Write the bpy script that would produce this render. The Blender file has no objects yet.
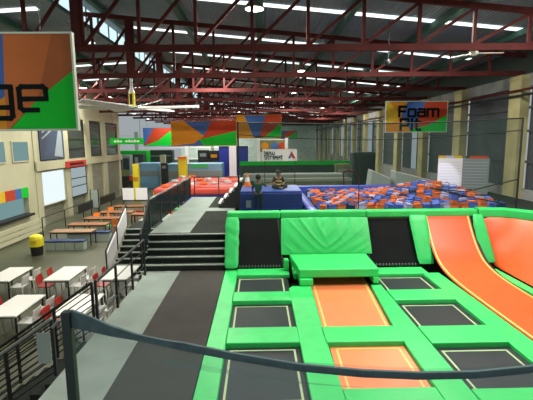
import bpy, bmesh, math, random
from mathutils import Vector, Matrix, Euler
random.seed(7)
SC = bpy.context.scene
COL = SC.collection
PI = math.pi

# ------------------------------------------------------------------ materials
def mat(name, col, rough=.6, metal=0, noise=0, nscale=6, bump=0, bscale=40, spec=.5, emit=0, ecol=None, sheen=0):
    m = bpy.data.materials.new(name); m.use_nodes = True
    nt = m.node_tree; b = nt.nodes['Principled BSDF']
    b.inputs['Base Color'].default_value = (*col, 1)
    b.inputs['Roughness'].default_value = rough
    b.inputs['Metallic'].default_value = metal
    b.inputs['Specular IOR Level'].default_value = spec
    if emit:
        b.inputs['Emission Color'].default_value = (*(ecol or col), 1)
        b.inputs['Emission Strength'].default_value = emit
    tc = nt.nodes.new('ShaderNodeTexCoord')
    if noise:
        n = nt.nodes.new('ShaderNodeTexNoise'); n.inputs['Scale'].default_value = nscale
        n.inputs['Detail'].default_value = 4
        r = nt.nodes.new('ShaderNodeValToRGB')
        r.color_ramp.elements[0].position = .3; r.color_ramp.elements[1].position = .7
        r.color_ramp.elements[0].color = (*[c*(1-noise) for c in col], 1)
        r.color_ramp.elements[1].color = (*[min(1, c*(1+noise)) for c in col], 1)
        nt.links.new(tc.outputs['Object'], n.inputs['Vector'])
        nt.links.new(n.outputs['Fac'], r.inputs['Fac'])
        nt.links.new(r.outputs['Color'], b.inputs['Base Color'])
    if bump:
        n2 = nt.nodes.new('ShaderNodeTexNoise'); n2.inputs['Scale'].default_value = bscale
        bp = nt.nodes.new('ShaderNodeBump'); bp.inputs['Strength'].default_value = bump
        bp.inputs['Distance'].default_value = .02
        nt.links.new(tc.outputs['Object'], n2.inputs['Vector'])
        nt.links.new(n2.outputs['Fac'], bp.inputs['Height'])
        nt.links.new(bp.outputs['Normal'], b.inputs['Normal'])
    return m

def wave_mat(name, col, axis='X', scale=3, amount=.25, rough=.6, strength=.6):
    """ribbed sheet: the profile is a bump across one axis"""
    m = mat(name, col, rough, noise=amount*.5, nscale=2)
    nt = m.node_tree; b = nt.nodes['Principled BSDF']
    tc = nt.nodes.new('ShaderNodeTexCoord')
    w = nt.nodes.new('ShaderNodeTexWave'); w.bands_direction = axis; w.inputs['Scale'].default_value = scale
    bp = nt.nodes.new('ShaderNodeBump'); bp.inputs['Strength'].default_value = strength; bp.inputs['Distance'].default_value = .03
    nt.links.new(tc.outputs['Object'], w.inputs['Vector']); nt.links.new(w.outputs['Fac'], bp.inputs['Height'])
    nt.links.new(bp.outputs['Normal'], b.inputs['Normal'])
    return m

def net_mat(name, col, fac):
    m = bpy.data.materials.new(name); m.use_nodes = True
    nt = m.node_tree; nt.nodes.clear()
    out = nt.nodes.new('ShaderNodeOutputMaterial'); mx = nt.nodes.new('ShaderNodeMixShader')
    t = nt.nodes.new('ShaderNodeBsdfTransparent'); d = nt.nodes.new('ShaderNodeBsdfDiffuse')
    d.inputs['Color'].default_value = (*col, 1); mx.inputs['Fac'].default_value = fac
    nt.links.new(t.outputs[0], mx.inputs[1]); nt.links.new(d.outputs[0], mx.inputs[2])
    nt.links.new(mx.outputs[0], out.inputs['Surface'])
    return m

def emat(name, col, s):
    m = bpy.data.materials.new(name); m.use_nodes = True
    nt = m.node_tree; nt.nodes.clear()
    out = nt.nodes.new('ShaderNodeOutputMaterial'); e = nt.nodes.new('ShaderNodeEmission')
    e.inputs['Color'].default_value = (*col, 1); e.inputs['Strength'].default_value = s
    nt.links.new(e.outputs[0], out.inputs['Surface'])
    return m

M = dict(
    green=mat('green_vinyl', (.035, .60, .135), .42, noise=.07, nscale=3, bump=.25, bscale=9),
    green2=mat('green_vinyl_cover', (.035, .60, .14), .45, noise=.05, nscale=3),
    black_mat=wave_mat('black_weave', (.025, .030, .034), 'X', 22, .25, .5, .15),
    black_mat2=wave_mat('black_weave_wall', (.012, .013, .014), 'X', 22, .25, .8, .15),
    orange_mat=wave_mat('orange_weave', (.88, .235, .085), 'Y', 9, .10, .38, .12),
    orange_slope=mat('orange_slope', (.80, .098, .018), .42, noise=.06, nscale=2),
    line_yellow=mat('line_yellow', (.75, .60, .16), .5),
    line_pale=mat('line_pale', (.42, .55, .30), .5),
    black=mat('black_paint', (.012, .013, .013), .5),
    under=mat('dark_under', (.012, .02, .014), .8),
    deck_light=mat('pale_carpet', (.26, .315, .28), .85, noise=.13, nscale=1.2, bump=.2),
    deck_dark=wave_mat('dark_rubber', (.050, .046, .041), 'Y', 14, .2, .8, .12),
    stair_dark=mat('stair_dark', (.020, .025, .020), .9, noise=.2),
    nosing=mat('nosing', (.42, .45, .42), .5),
    concrete=mat('concrete', (.074, .080, .047), .38, noise=.32, nscale=.55, bump=.1, bscale=6),
    cream=mat('cream_wall', (.46, .45, .30), .8, noise=.06, nscale=1),
    column=mat('column_paint', (.42, .39, .19), .75, noise=.14, nscale=1.6),
    sill=mat('sill_grey', (.26, .27, .26), .8, noise=.15, nscale=1.5),
    sheet=wave_mat('grey_sheet', (.050, .060, .072), 'Y', 3.2, .25, .5, .8),
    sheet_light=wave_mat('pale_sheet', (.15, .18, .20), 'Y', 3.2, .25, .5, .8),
    shutter=wave_mat('shutter', (.23, .23, .17), 'Z', 2.5, .2, .6, .8),
    back=wave_mat('back_sheet', (.50, .62, .55), 'Z', 1.2, .25, .6, .7),
    dark_glass=mat('dark_glass', (.05, .055, .05), .2),
    sky_glass=emat('daylit_glass', (.82, .93, 1.0), 1.05),
    sky_glass_soft=emat('daylit_glass_soft', (.62, .75, .78), .55),
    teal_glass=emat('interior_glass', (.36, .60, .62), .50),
    violet_glass=emat('daylit_violet', (.66, .70, 1.0), .75),
    skylight=emat('skylight', (.90, 1.0, .96), 1.7),
    monitor_glass=emat('monitor_glass', (.62, .82, .86), 1.2),
    roof=wave_mat('roof_sheet', (.15, .205, .25), 'X', 2.4, .2, .55, .6),
    purlin=mat('purlin_green', (.045, .13, .10), .6),
    steel_red=mat('red_oxide', (.082, .019, .018), .7, spec=.12, noise=.2, nscale=2),
    lamp_shell=mat('lamp_shell', (.25, .30, .24), .4, metal=.3),
    lamp_glow=emat('lamp_glow', (1.0, .97, .88), 7),
    white=mat('white_plastic', (.80, .80, .76), .45),
    white_top=mat('white_tabletop', (.86, .85, .80), .35),
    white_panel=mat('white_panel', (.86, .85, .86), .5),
    red=mat('red_plastic', (.52, .035, .025), .4),
    steel=mat('steel', (.35, .37, .37), .35, metal=.7),
    blue=mat('blue_vinyl', (.022, .040, .26), .4, noise=.1, nscale=2),
    blue_top=mat('blue_vinyl_top', (.06, .12, .48), .35),
    blue_rim=mat('blue_rim', (.05, .09, .60), .4),
    foam_o=mat('foam_orange', (.78, .17, .04), .9),
    foam_b=mat('foam_blue', (.10, .16, .58), .9),
    foam_n=mat('foam_navy', (.03, .05, .17), .9),
    foam_l=mat('foam_lilac', (.50, .48, .72), .9),
    wood=mat('table_wood', (.26, .10, .035), .5, noise=.25, nscale=4),
    wood_pale=mat('table_wood_pale', (.30, .17, .085), .5, noise=.2, nscale=4),
    yellow=mat('yellow_plastic', (.85, .70, .02), .4),
    orange=mat('orange_plastic', (.85, .20, .02), .4),
    kid_green=mat('green_plastic', (.05, .55, .12), .4),
    bench_grey=mat('bench_grey', (.36, .42, .37), .6),
    bench_blue=mat('bench_blue', (.022, .045, .14), .45),
    navy=mat('navy_poster', (.045, .065, .11), .5, noise=.2, nscale=1),
    pale_blue=mat('pale_poster', (.30, .36, .40), .5),
    sg_orange=mat('sign_orange', (.52, .15, .045), .6, noise=.1, nscale=1.5),
    sg_brown=mat('sign_brown', (.38, .115, .04), .6, noise=.1, nscale=1.5),
    sg_green=mat('sign_green', (.012, .50, .036), .6),
    sg_green2=mat('sign_green_dark', (.012, .42, .034), .6),
    sg_blue=mat('sign_blue', (.06, .14, .38), .6),
    sg_yellow=mat('sign_yellow', (.62, .42, .03), .6),
    sg_amber=mat('sign_amber', (.62, .26, .02), .6),
    sg_red=mat('sign_red', (.46, .055, .02), .6),
    sign_ink=mat('sign_ink', (.006, .010, .010), .6),
    frame_pale=mat('frame_pale', (.55, .62, .50), .4),
    teal_band=mat('net_webbing', (.075, .125, .135), .7, noise=.2, nscale=10),
    net_near=net_mat('near_netting', (.20, .37, .36), .26),
    net_far=net_mat('pit_netting', (.02, .045, .04), .40),
    net_rail=net_mat('rail_netting', (.02, .03, .028), .80),
    post_dark=mat('post_dark', (.022, .034, .034), .5),
    rope=mat('rope', (.010, .012, .012), .8),
    skin=mat('skin', (.32, .17, .10), .6),
    hair=mat('hair_black', (.012, .010, .010), .5),
    cloth_green=mat('shirt_green', (.02, .09, .05), .8),
    cloth_black=mat('shirt_black', (.015, .015, .017), .8),
    cloth_yellow=mat('shirt_yellow', (.55, .42, .12), .8),
    trouser=mat('trousers_dark', (.015, .025, .035), .8),
    play_red=mat('play_red', (.66, .07, .045), .5, noise=.15, nscale=1),
    play_blue=mat('play_blue', (.17, .36, .50), .5, noise=.15, nscale=.6),
    play_navy=mat('play_navy', (.02, .03, .28), .5),
    olive=mat('olive_board', (.15, .17, .06), .7, noise=.2, nscale=1),
    dark_board=mat('dark_board', (.022, .036, .028), .7),
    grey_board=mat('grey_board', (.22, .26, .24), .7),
    pale_board=mat('pale_board', (.34, .40, .36), .7),
)

for k_, v_ in (('black_mat', .25), ('black_mat2', .1), ('deck_dark', .25), ('stair_dark', .2), ('sign_ink', .05), ('sg_orange', .1), ('sg_brown', .1), ('sg_green', .1), ('sg_green2', .1), ('sg_blue', .1), ('sg_red', .15), ('sg_amber', .15), ('sg_yellow', .15)):
    M[k_].node_tree.nodes['Principled BSDF'].inputs['Specular IOR Level'].default_value = v_

# ------------------------------------------------------------------ builders
class MB:
    def __init__(s): s.bm = bmesh.new()
    def box(s, x0, x1, y0, y1, z0, z1, m=None):
        vs = [s.bm.verts.new(v) for v in ((x0,y0,z0),(x1,y0,z0),(x1,y1,z0),(x0,y1,z0),(x0,y0,z1),(x1,y0,z1),(x1,y1,z1),(x0,y1,z1))]
        for f in ((0,3,2,1),(4,5,6,7),(0,1,5,4),(1,2,6,5),(2,3,7,6),(3,0,4,7)):
            s.bm.faces.new([vs[i] for i in f])
        if m is not None:
            for v in vs: v.co = m @ v.co
        return s
    def hexa(s, p):   # eight points, bottom ring then top ring
        vs = [s.bm.verts.new(v) for v in p]
        for f in ((0,3,2,1),(4,5,6,7),(0,1,5,4),(1,2,6,5),(2,3,7,6),(3,0,4,7)):
            s.bm.faces.new([vs[i] for i in f])
        return s
    def bar(s, a, b, w, h=None):   # square bar between two points
        a, b = Vector(a), Vector(b); h = h or w
        d = (b-a).normalized()
        up = Vector((0,0,1)) if abs(d.z) < .95 else Vector((0,1,0))
        r = d.cross(up).normalized(); u = r.cross(d).normalized()
        ring = lambda c: [c+r*sx*w/2+u*sz*h/2 for sx, sz in ((-1,-1),(1,-1),(1,1),(-1,1))]
        return s.hexa(ring(a)+ring(b))
    def tube(s, pts, r, n=8, cap=True):
        pts = [Vector(p) for p in pts]; rings = []
        for i, p in enumerate(pts):
            d = (pts[min(i+1, len(pts)-1)]-pts[max(i-1, 0)]).normalized()
            up = Vector((0,0,1)) if abs(d.z) < .95 else Vector((0,1,0))
            a = d.cross(up).normalized(); b = a.cross(d).normalized()
            rr = r[i] if isinstance(r, (list, tuple)) else r
            rings.append([s.bm.verts.new(p+a*rr*math.cos(t*2*PI/n)+b*rr*math.sin(t*2*PI/n)) for t in range(n)])
        for i in range(len(rings)-1):
            for t in range(n):
                s.bm.faces.new((rings[i][t], rings[i][(t+1)%n], rings[i+1][(t+1)%n], rings[i+1][t]))
        if cap:
            s.bm.faces.new(rings[0][::-1]); s.bm.faces.new(rings[-1])
        return s
    def lathe(s, c, prof, n=16, cap=True):   # prof: (r, z)
        rings = [[s.bm.verts.new((c[0]+r*math.cos(t*2*PI/n), c[1]+r*math.sin(t*2*PI/n), c[2]+z)) for t in range(n)] for r, z in prof]
        for i in range(len(rings)-1):
            for t in range(n):
                s.bm.faces.new((rings[i][t], rings[i][(t+1)%n], rings[i+1][(t+1)%n], rings[i+1][t]))
        if cap:
            s.bm.faces.new(rings[0][::-1]); s.bm.faces.new(rings[-1])
        return s
    def prism(s, poly, axis, a, b):   # polygon in the plane across one axis, from a to b
        def pt(p, c):
            return {'x': (c, p[0], p[1]), 'y': (p[0], c, p[1]), 'z': (p[0], p[1], c)}[axis]
        A = [s.bm.verts.new(pt(p, a)) for p in poly]; B = [s.bm.verts.new(pt(p, b)) for p in poly]
        s.bm.faces.new(A[::-1]); s.bm.faces.new(B)
        n = len(poly)
        for i in range(n): s.bm.faces.new((A[i], A[(i+1)%n], B[(i+1)%n], B[i]))
        return s
    def slab(s, rows, th=.03):   # grid of points, given a thickness downwards along normals
        g = [[s.bm.verts.new(p) for p in r] for r in rows]
        fs = []
        for i in range(len(g)-1):
            for j in range(len(g[0])-1):
                fs.append(s.bm.faces.new((g[i][j], g[i][j+1], g[i+1][j+1], g[i+1][j])))
        bmesh.ops.recalc_face_normals(s.bm, faces=fs)
        if th: bmesh.ops.solidify(s.bm, geom=fs, thickness=th)
        return s
    def build(s, name, m, parent=None, loc=None, bevel=0, smooth=False, seg=2):
        bmesh.ops.recalc_face_normals(s.bm, faces=s.bm.faces)
        me = bpy.data.meshes.new(name); s.bm.to_mesh(me); s.bm.free()
        o = bpy.data.objects.new(name, me); COL.objects.link(o)
        me.materials.append(M[m] if isinstance(m, str) else m)
        if loc is not None: o.location = loc
        if parent is not None: o.parent = parent
        if bevel:
            bv = o.modifiers.new('bevel', 'BEVEL'); bv.width = bevel; bv.segments = seg; bv.limit_method = 'ANGLE'
        if smooth: me.shade_smooth(); me.set_sharp_from_angle(angle=.7)
        if smooth or bevel:
            for p in me.polygons: p.use_smooth = True
            if not smooth:
                for p in me.polygons: p.use_smooth = False
        return o

def tag(o, label, cat, group=None, kind=None):
    o['label'] = label; o['category'] = cat
    if group: o['group'] = group
    if kind: o['kind'] = kind
    return o
def empty(name, loc, label, cat, group=None, kind=None, rz=0):
    o = bpy.data.objects.new(name, None); COL.objects.link(o); o.location = loc; o.rotation_euler = (0,0,rz)
    o.empty_display_size = .1
    return tag(o, label, cat, group, kind)
def dup(root, loc, rz, label, group=None):
    r = root.copy(); COL.objects.link(r); r.location = loc; r.rotation_euler = (0,0,rz); r['label'] = label
    if group: r['group'] = group
    for ch in list(root.children):
        c = ch.copy(); COL.objects.link(c); c.parent = r
        for g in list(ch.children):
            d = g.copy(); COL.objects.link(d); d.parent = c
    return r
def spot(u, v, Y):     # a place at distance Y along the hall
    d = CAMR @ Vector(((u-266.5)/410, (200-v)/410, -1))
    return Vector((0,0,3.6))+d*(Y/d.y)
CAMR = (Matrix.Rotation(math.radians(-1.05), 3, 'Z') @ Matrix.Rotation(math.radians(90-8.2), 3, 'X') @ Matrix.Rotation(math.radians(-.5), 3, 'Z'))
ORD = ['first','second','third','fourth','fifth','sixth','seventh','eighth','ninth','tenth','eleventh','twelfth','thirteenth','fourteenth','fifteenth']

# ------------------------------------------------------------------ lettering made of bars (rounded square face)
GLY = {
 'L': (.8, [[(0,1.35),(0,0),(.8,0)]]),
 'o': (.9, [[(.1,0),(.8,0),(.9,.1),(.9,.9),(.8,1),(.1,1),(0,.9),(0,.1),(.1,0)]]),
 'u': (.9, [[(0,1),(0,.1),(.1,0),(.9,0)],[(.9,1),(.9,0)]]),
 'n': (.9, [[(0,0),(0,1),(.8,1),(.9,.9),(.9,0)]]),
 'g': (.9, [[(.9,.12),(.1,.12),(0,.22),(0,.9),(.1,1),(.9,1),(.9,-.25),(.8,-.35),(.05,-.35)]]),
 'e': (1.0, [[(.65,0),(.1,0),(0,.1),(0,.9),(.1,1),(.9,1),(1,.9),(1,.48),(0,.48)]]),
 'F': (.85, [[(0,0),(0,1.35),(.85,1.35)],[(0,.7),(.75,.7)]]),
 'a': (.9, [[(.05,1),(.8,1),(.9,.9),(.9,0),(.1,0),(0,.1),(0,.5),(.1,.58),(.9,.58)]]),
 'm': (1.4, [[(0,0),(0,1),(1.3,1),(1.4,.9),(1.4,0)],[(.7,1),(.7,0)]]),
 'P': (.9, [[(0,0),(0,1.35),(.8,1.35),(.9,1.25),(.9,.65),(.8,.55),(0,.55)]]),
 'i': (.1, [[(.05,0),(.05,1)],[(.05,1.2),(.05,1.38)]]),
 't': (.6, [[(.15,1.35),(.15,.1),(.25,0),(.6,0)],[(-.05,1),(.6,1)]]),
 'N': (.9, [[(0,0),(0,1.35),(.9,0),(.9,1.35)]]),
 'w': (1.4, [[(0,1),(0,0),(1.4,0),(1.4,1)],[(.7,1),(.7,0)]]),
 'S': (.85, [[(.85,1.35),(0,1.35),(0,.7),(.85,.7),(.85,0),(0,0)]]),
 'r': (.6, [[(0,0),(0,1),(.6,1)]]),
}
def lettering(text, x, z, y, h, stroke, m, parent, gap=.42, th=.012, name='lettering', ax=1):
    b = MB()
    for ch in text:
        if ch == ' ': x += h*.6; continue
        w, lines = GLY[ch]
        for ln in lines:
            for i in range(len(ln)-1):
                p = Vector((x+ln[i][0]*h*ax, y, z+ln[i][1]*h)); q = Vector((x+ln[i+1][0]*h*ax, y, z+ln[i+1][1]*h))
                d = (q-p).normalized(); p, q = p-d*stroke*.42, q+d*stroke*.42
                o_ = Vector((0, -.0035*(i % 3), 0)); p, q = p+o_, q+o_
                if abs(d.z) < .95: b.bar(p, q, th, stroke)
                else: b.bar(p, q, stroke, th)
        x += (w*ax+gap)*h
    return b.build(name, m, parent)

# ================================================================== SETTING
HX0, HX1 = -13.3, 10.5
FZ = -1.55
YB = 75.0
tag(MB().box(-16, HX1+.4, -3, YB+.3, FZ-.2, FZ).build('floor', 'concrete'), 'worn olive-grey concrete hall floor, lower level', 'floor', kind='structure')
tag(MB().box(-14, HX1+.4, YB, YB+.3, FZ, 8).build('wall_back', 'back'), 'pale green ribbed end wall of the hall', 'wall', kind='structure')

# roof: long slope on the right, low slope on the left, a glazed step between them
RT = 8.72   # top of the glazed step
RS = 8.02   # its foot
def roof_z(x): return RT-(x+6.6)*.094 if x >= -6.6 else RS+(x+6.6)*.06
ceil = MB().hexa([(-6.6,-3,RT),(HX1+.4,-3,roof_z(HX1+.4)),(HX1+.4,YB,roof_z(HX1+.4)),(-6.6,YB,RT),
                  (-6.6,-3,RT+.1),(HX1+.4,-3,roof_z(HX1+.4)+.1),(HX1+.4,YB,roof_z(HX1+.4)+.1),(-6.6,YB,RT+.1)]).build('ceiling', 'roof')
tag(ceil, 'blue-grey ribbed metal roof over the hall', 'ceiling', kind='structure')
MB().hexa([(-14,-3,roof_z(-14)),(-6.6001,-3,RS),(-6.6001,YB,RS),(-14,YB,roof_z(-14)),
           (-14,-3,roof_z(-14)+.1),(-6.6001,-3,RS+.1),(-6.6001,YB,RS+.1),(-14,YB,roof_z(-14)+.1)]).build('roof_sheet', 'roof', ceil)
for i in range(8):
    x = -11.7+2.95*i
    MB().bar((x,-3,roof_z(x)-.12), (x,YB,roof_z(x)-.12), .20, .20).build('purlin', 'purlin', ceil)
# daylight strips, one in every bay
n = 0
for k in range(14):
    y = 9.5+4.7*k
    for x0, x1 in ((-5.9, 9.6), (-12.8, -7.2)):
        b = MB()
        b.hexa([(x0,y,roof_z(x0)-.03),(x1,y,roof_z(x1)-.03),(x1,y+.30,roof_z(x1)-.03),(x0,y+.30,roof_z(x0)-.03),
                (x0,y,roof_z(x0)-.01),(x1,y,roof_z(x1)-.01),(x1,y+.30,roof_z(x1)-.01),(x0,y+.30,roof_z(x0)-.01)])
        n += 1
        o = b.build('skylight_%d' % n, 'skylight'); o.name = 'window_%d' % n
        tag(o, 'narrow bright skylight strip across the %s roof slope, %s from the front' % ('long right' if x0 > -7 else 'short left', ORD[k]), 'skylight', 'skylight strips in the roof', 'structure')
# glazed step (clerestory) running along the hall
for k in range(16):
    y0 = 1.5+4.7*k-2.3
    n += 1
    w = empty('window_%d' % n, (-6.6, y0, RS+.1), 'bluish clerestory glazing in the roof step, %s bay from the front' % (ORD+['last'])[k], 'window', 'clerestory glazing in the roof step', 'structure')
    MB().box(-.02, 0, .1, 4.6, .05, .6).build('glass', 'monitor_glass', w)
    f = MB().box(-.03, .03, 0, 4.7, -.05, .04).box(-.03, .03, 0, 4.7, .6, .66)
    for q in range(5): f.box(-.03, .03, q*1.15, q*1.15+.08, .04, .6)
    f.build('frame', 'purlin', w)

# --- roof trusses
def make_truss(y, label):
    t = empty('roof_truss', (0, y, 0), label, 'roof truss', 'red roof trusses')
    zb = 6.14
    MB().box(HX0, HX1+.1, -.06, .06, zb-.09, zb+.09).build('bottom_chord', 'steel_red', t)
    c = MB().bar((-6.55,0,roof_z(-6.5)-.30), (HX1,0,roof_z(HX1)-.30), .11, .15)
    c.bar((HX0,0,roof_z(HX0)-.30), (-6.65,0,RS-.3), .11, .15)
    c.build('top_chord', 'steel_red', t)
    xs = [1.4+1.54*k for k in range(-9, 6)]
    for i, x in enumerate(xs):
        MB().box(x-.045, x+.045, -.04, .04, zb+.09, roof_z(x)-.36).build('upright', 'steel_red', t)
        if i < len(xs)-1:
            x2 = xs[i+1]
            MB().bar((x+.04, 0, zb+.09), (x2-.04, 0, roof_z(x2)-.38), .06, .085).build('diagonal', 'steel_red', t)
    MB().box(-5.03, -4.80, -.08, .08, zb+.09, roof_z(-4.9)-.36).build('king_post', 'steel_red', t)
    return t
tr0 = make_truss(2.4, 'red steel roof truss, second in from the open front')
tr0['label'] = 'red steel roof truss, first from the front and above the near rails'
for k in range(1, 15):
    dup(tr0, (0, 2.4+4.7*k, 0), 0, 'red steel roof truss, %s from the front of the hall' % ORD[k])
# --- right wall
wr = MB().box(HX1, HX1+.3, 2, YB, FZ, 1.6).build('wall_right', 'sill')
tag(wr, 'low pale masonry wall along the right side', 'wall', kind='structure')
MB().box(HX1, HX1+.3, 2, YB, 5.62, 6.1).build('lintel', 'sill', wr)
MB().box(HX1, HX1+.3, 2, YB, 6.1, 7.1).build('upper_sheet', 'dark_board', wr)
for z in (5.25, 5.45): MB().tube([(HX1-.38, 3, z), (HX1-.38, 74, z)], .05, 6).build('pipe', 'steel_red' if z > 5.3 else 'black', wr)
cols_y = [16.1-4.7*2+4.7*k for k in range(15)]
for k, y in enumerate(cols_y):
    c = MB().box(HX1-.32, HX1+.05, y, y+.75, FZ, 6.04).build('wall_column', 'column')
    MB().box(HX1-.35, HX1+.02, y-.03, y+.78, 5.88, 6.02).build('column_cap', 'column', c)
    tag(c, 'yellowish painted column on the right wall, %s from the front' % ORD[k], 'column', 'columns of the right wall', 'structure')
    if k < 14:
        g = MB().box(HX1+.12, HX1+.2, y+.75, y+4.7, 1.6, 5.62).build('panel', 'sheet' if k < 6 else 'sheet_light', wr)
        for z in (2.7, 3.9, 4.8): MB().box(HX1+.04, HX1+.12, y+.75, y+4.7, z-.05, z+.05).build('panel_rail', 'sheet', g)
# daylight windows in the sheeting, and a glow for light on a column
for i, (y0, y1, z0, z1, m, l) in enumerate((
        (21.75, 21.95, 2.2, 5.6, 'sky_glass', 'thin glowing strip behind the second tall column, added for light on its edge'),  # no window: glowing strip imitating the lit edge of the column
        (27.2, 28.2, 1.65, 5.0, 'sky_glass_soft', 'pale daylit window left of the foam pit sign post'),
        (38.0, 40.6, 1.65, 5.4, 'sky_glass_soft', 'greenish daylit window halfway down the right wall'),
        (45.5, 47, 1.65, 5.4, 'sky_glass_soft', 'narrow daylit window far down the right wall'),
        (51.0, 52.6, 1.65, 5.4, 'sky_glass_soft', 'narrow daylit window farther down the right wall'),
        (58, 60.5, 1.65, 5.4, 'sky_glass', 'brightest small window near the far right corner'))):
    n += 1
    w = MB().box(HX1+.02, HX1+.06, y0, y1, z0, z1).build('window_%d' % n, m)
    tag(w, l, 'window', None, 'structure')
    MB().box(HX1-.02, HX1+.07, y0-.06, y0, z0, z1).box(HX1-.02, HX1+.07, y1, y1+.06, z0, z1).build('frame', 'sheet', w)

# --- left wall: cafe building front with a ledge between two storeys
wl = MB().box(HX0-.4, HX0, -3, 24.6, 2.45, 8.0).build('wall_left', 'cream')
tag(wl, 'cream two-storey building front along the left side', 'wall', kind='structure')
MB().box(HX0-.4, HX0, -3, 13.5, FZ, 2.45).build('wall_panel', 'cream', wl)
MB().box(HX0-.4, HX0, 13.5, 23.7, 1.0, 2.45).build('wall_panel', 'cream', wl)
MB().box(HX0-.4, HX0, 13.5, 23.7, FZ, -.5).build('wall_panel', 'cream', wl)
MB().box(HX0-.4, HX0, 23.7, 25.1, FZ, 2.45).build('wall_panel', 'cream', wl)
MB().box(HX0-1.3, HX0-.3, -3, 40, FZ, 8.0).build('wall_core', 'shutter', wl)
MB().box(HX0-.3, HX0+.15, 24.6, 40.0, 1.93, 2.47).build('ledge', 'cream', wl)
MB().box(HX0-.3, HX0+.02, 24.6, 40.0, 5.3, 8.0).build('wall_panel', 'cream', wl)
MB().box(HX0-.3, HX0, 39.4, 40.0, FZ, 8.0).build('wall_end', 'cream', wl)
for y0, y1 in ((24.6,25.2),(28.4,29.1),(32.0,32.9),(35.3,36.3)):
    MB().box(HX0-.3, HX0+.05, y0, y1, FZ, 5.4).build('pier', 'cream', wl)
def fwin(y0, y1, z0, z1, m, label, frame='black', inset=.05, mull=()):
    global n
    n += 1
    w = empty('window_%d' % n, (HX0, y0, z0), label, 'window', None, 'structure')
    MB().box(-.2, inset-.04, .06, y1-y0-.06, .06, z1-z0-.06).build('glass', m, w)
    f = MB()
    for a, b_, c, d in ((0,.06,0,z1-z0),(y1-y0-.06,y1-y0,0,z1-z0),(.06,y1-y0-.06,0,.06),(.06,y1-y0-.06,z1-z0-.06,z1-z0)):
        f.box(-.22, inset, a, b_, c, d)
    for q in mull: f.box(-.22, inset, .06, y1-y0-.06, (z1-z0)*q-.03, (z1-z0)*q+.03)
    f.build('frame', frame, w)
    return w
fwin(22.45, 24.05, 2.55, 3.72, 'teal_glass', 'upper teal window with white frame nearest the dark poster', 'cream', .07)
fwin(18.2, 21.85, 2.55, 3.72, 'teal_glass', 'upper teal window at the left edge of the picture', 'cream', .07)
fwin(25.3, 28.3, -.3, 1.85, 'sky_glass', 'tall glaring shop window under the dark poster', 'cream', .0)
fwin(29.2, 31.9, -.3, 1.85, 'sky_glass_soft', 'tall daylit shop window under the red sign', 'black', .0, (.35,.62))
fwin(29.2, 31.9, 2.5, 5.2, 'dark_glass', 'dark upper window right of the dark poster', 'black', .0, (.25,.5))
fwin(33.0, 35.2, 2.5, 5.2, 'dark_glass', 'dark upper window, second right of the dark poster', 'black', .0, (.25,.5))
fwin(36.4, 39.2, 2.5, 5.2, 'dark_glass', 'dark upper window, last before the end of the building', 'black', .0, (.25,.5))
for y0, y1, l in ((33.0, 35.2, 'grey roller shutter right of the red sign'), (36.4, 39.2, 'grey roller shutter at the far end of the building')):
    s = MB().box(HX0-.2, HX0-.05, y0, y1, FZ, 1.9).build('roller_shutter', 'shutter'); tag(s, l, 'shutter', None, 'structure')
    MB().box(HX0-.06, HX0, y0, y1, FZ, FZ+.1).build('bottom_rail', 'steel', s)
# serving opening in the near part of the left wall
o = empty('serving_counter', (HX0+.15, 13.5, -.5), 'dark serving hatch with counter edge in the cream left wall', 'counter')
MB().box(-.35, .15, 0, 10.2, -.02, .10).build('counter_top', 'black', o)
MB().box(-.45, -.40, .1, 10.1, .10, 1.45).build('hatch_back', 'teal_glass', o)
cs = empty('menu_board', (HX0+.04, 20.7, .55), 'small multicoloured menu board over the serving hatch', 'sign')
for i, (m, a, b_) in enumerate((('sg_yellow',0,.7),('sg_red',.7,1.6),('sg_blue',1.6,2.2),('sg_green',2.2,2.9))):
    MB().box(0, .05, a, b_, 0, .55).build('colour_panel', m, cs)

# ================================================================== LEVELS
tag(MB().box(-3.16, -2.24, -1, 11.2, -.18, 0).build('walkway', 'deck_light'), 'pale grey carpet strip of the lower walkway beside the railing', 'walkway', kind='structure')
tag(MB().box(-2.24, -.98, -1, 11.2, -.18, 0).build('walkway', 'deck_dark'), 'dark rubber strip of the lower walkway beside the green pad', 'walkway', kind='structure')
tag(MB().box(-3.12, -1.0, -1, 12.2, FZ, -.2).build('walkway_base', 'stair_dark'), 'dark plinth under the lower walkway', 'plinth', kind='structure')
tag(MB().box(-3.35, -2.13, 12.30, 20.4, .7, .85).build('walkway', 'deck_light'), 'pale grey carpet of the upper walkway beyond the steps', 'walkway', kind='structure')
tag(MB().box(-2.13, -.99, 12.30, 16.2, .7, .85).build('walkway', 'stair_dark'), 'dark rubber mat square on the upper walkway beyond the steps', 'walkway', kind='structure')
tag(MB().box(-2.13, -.99, 16.2, 17.0, .7, .85).build('walkway', 'deck_light'), 'pale cross strip of the upper walkway by the black side steps', 'walkway', kind='structure')
tag(MB().box(-2.13, -.66, 17.0, 20.4, .7, .85).build('walkway', 'stair_dark'), 'dark far corner of the upper walkway behind the side steps', 'walkway', kind='structure')
tag(MB().box(-3.3, -.7, 12.4, 20.3, FZ, .7).build('walkway_base', 'stair_dark'), 'dark plinth under the upper walkway', 'plinth', kind='structure')
# five steps between the two walkways
st = empty('steps', (0, 11.2, 0), 'wide dark steps with pale nosings between the two walkways', 'steps', kind='structure')
for i in range(5):
    MB().box(-3.2-.03*i, -.99, .22*i, 1.1, .17*i, .17*(i+1)).build('tread', 'stair_dark', st)
    MB().box(-3.2-.03*i, -.99, .22*i-.012, .22*i+.06, .17*(i+1)-.025, .17*(i+1)+.006).build('nosing', 'nosing', st)
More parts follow.
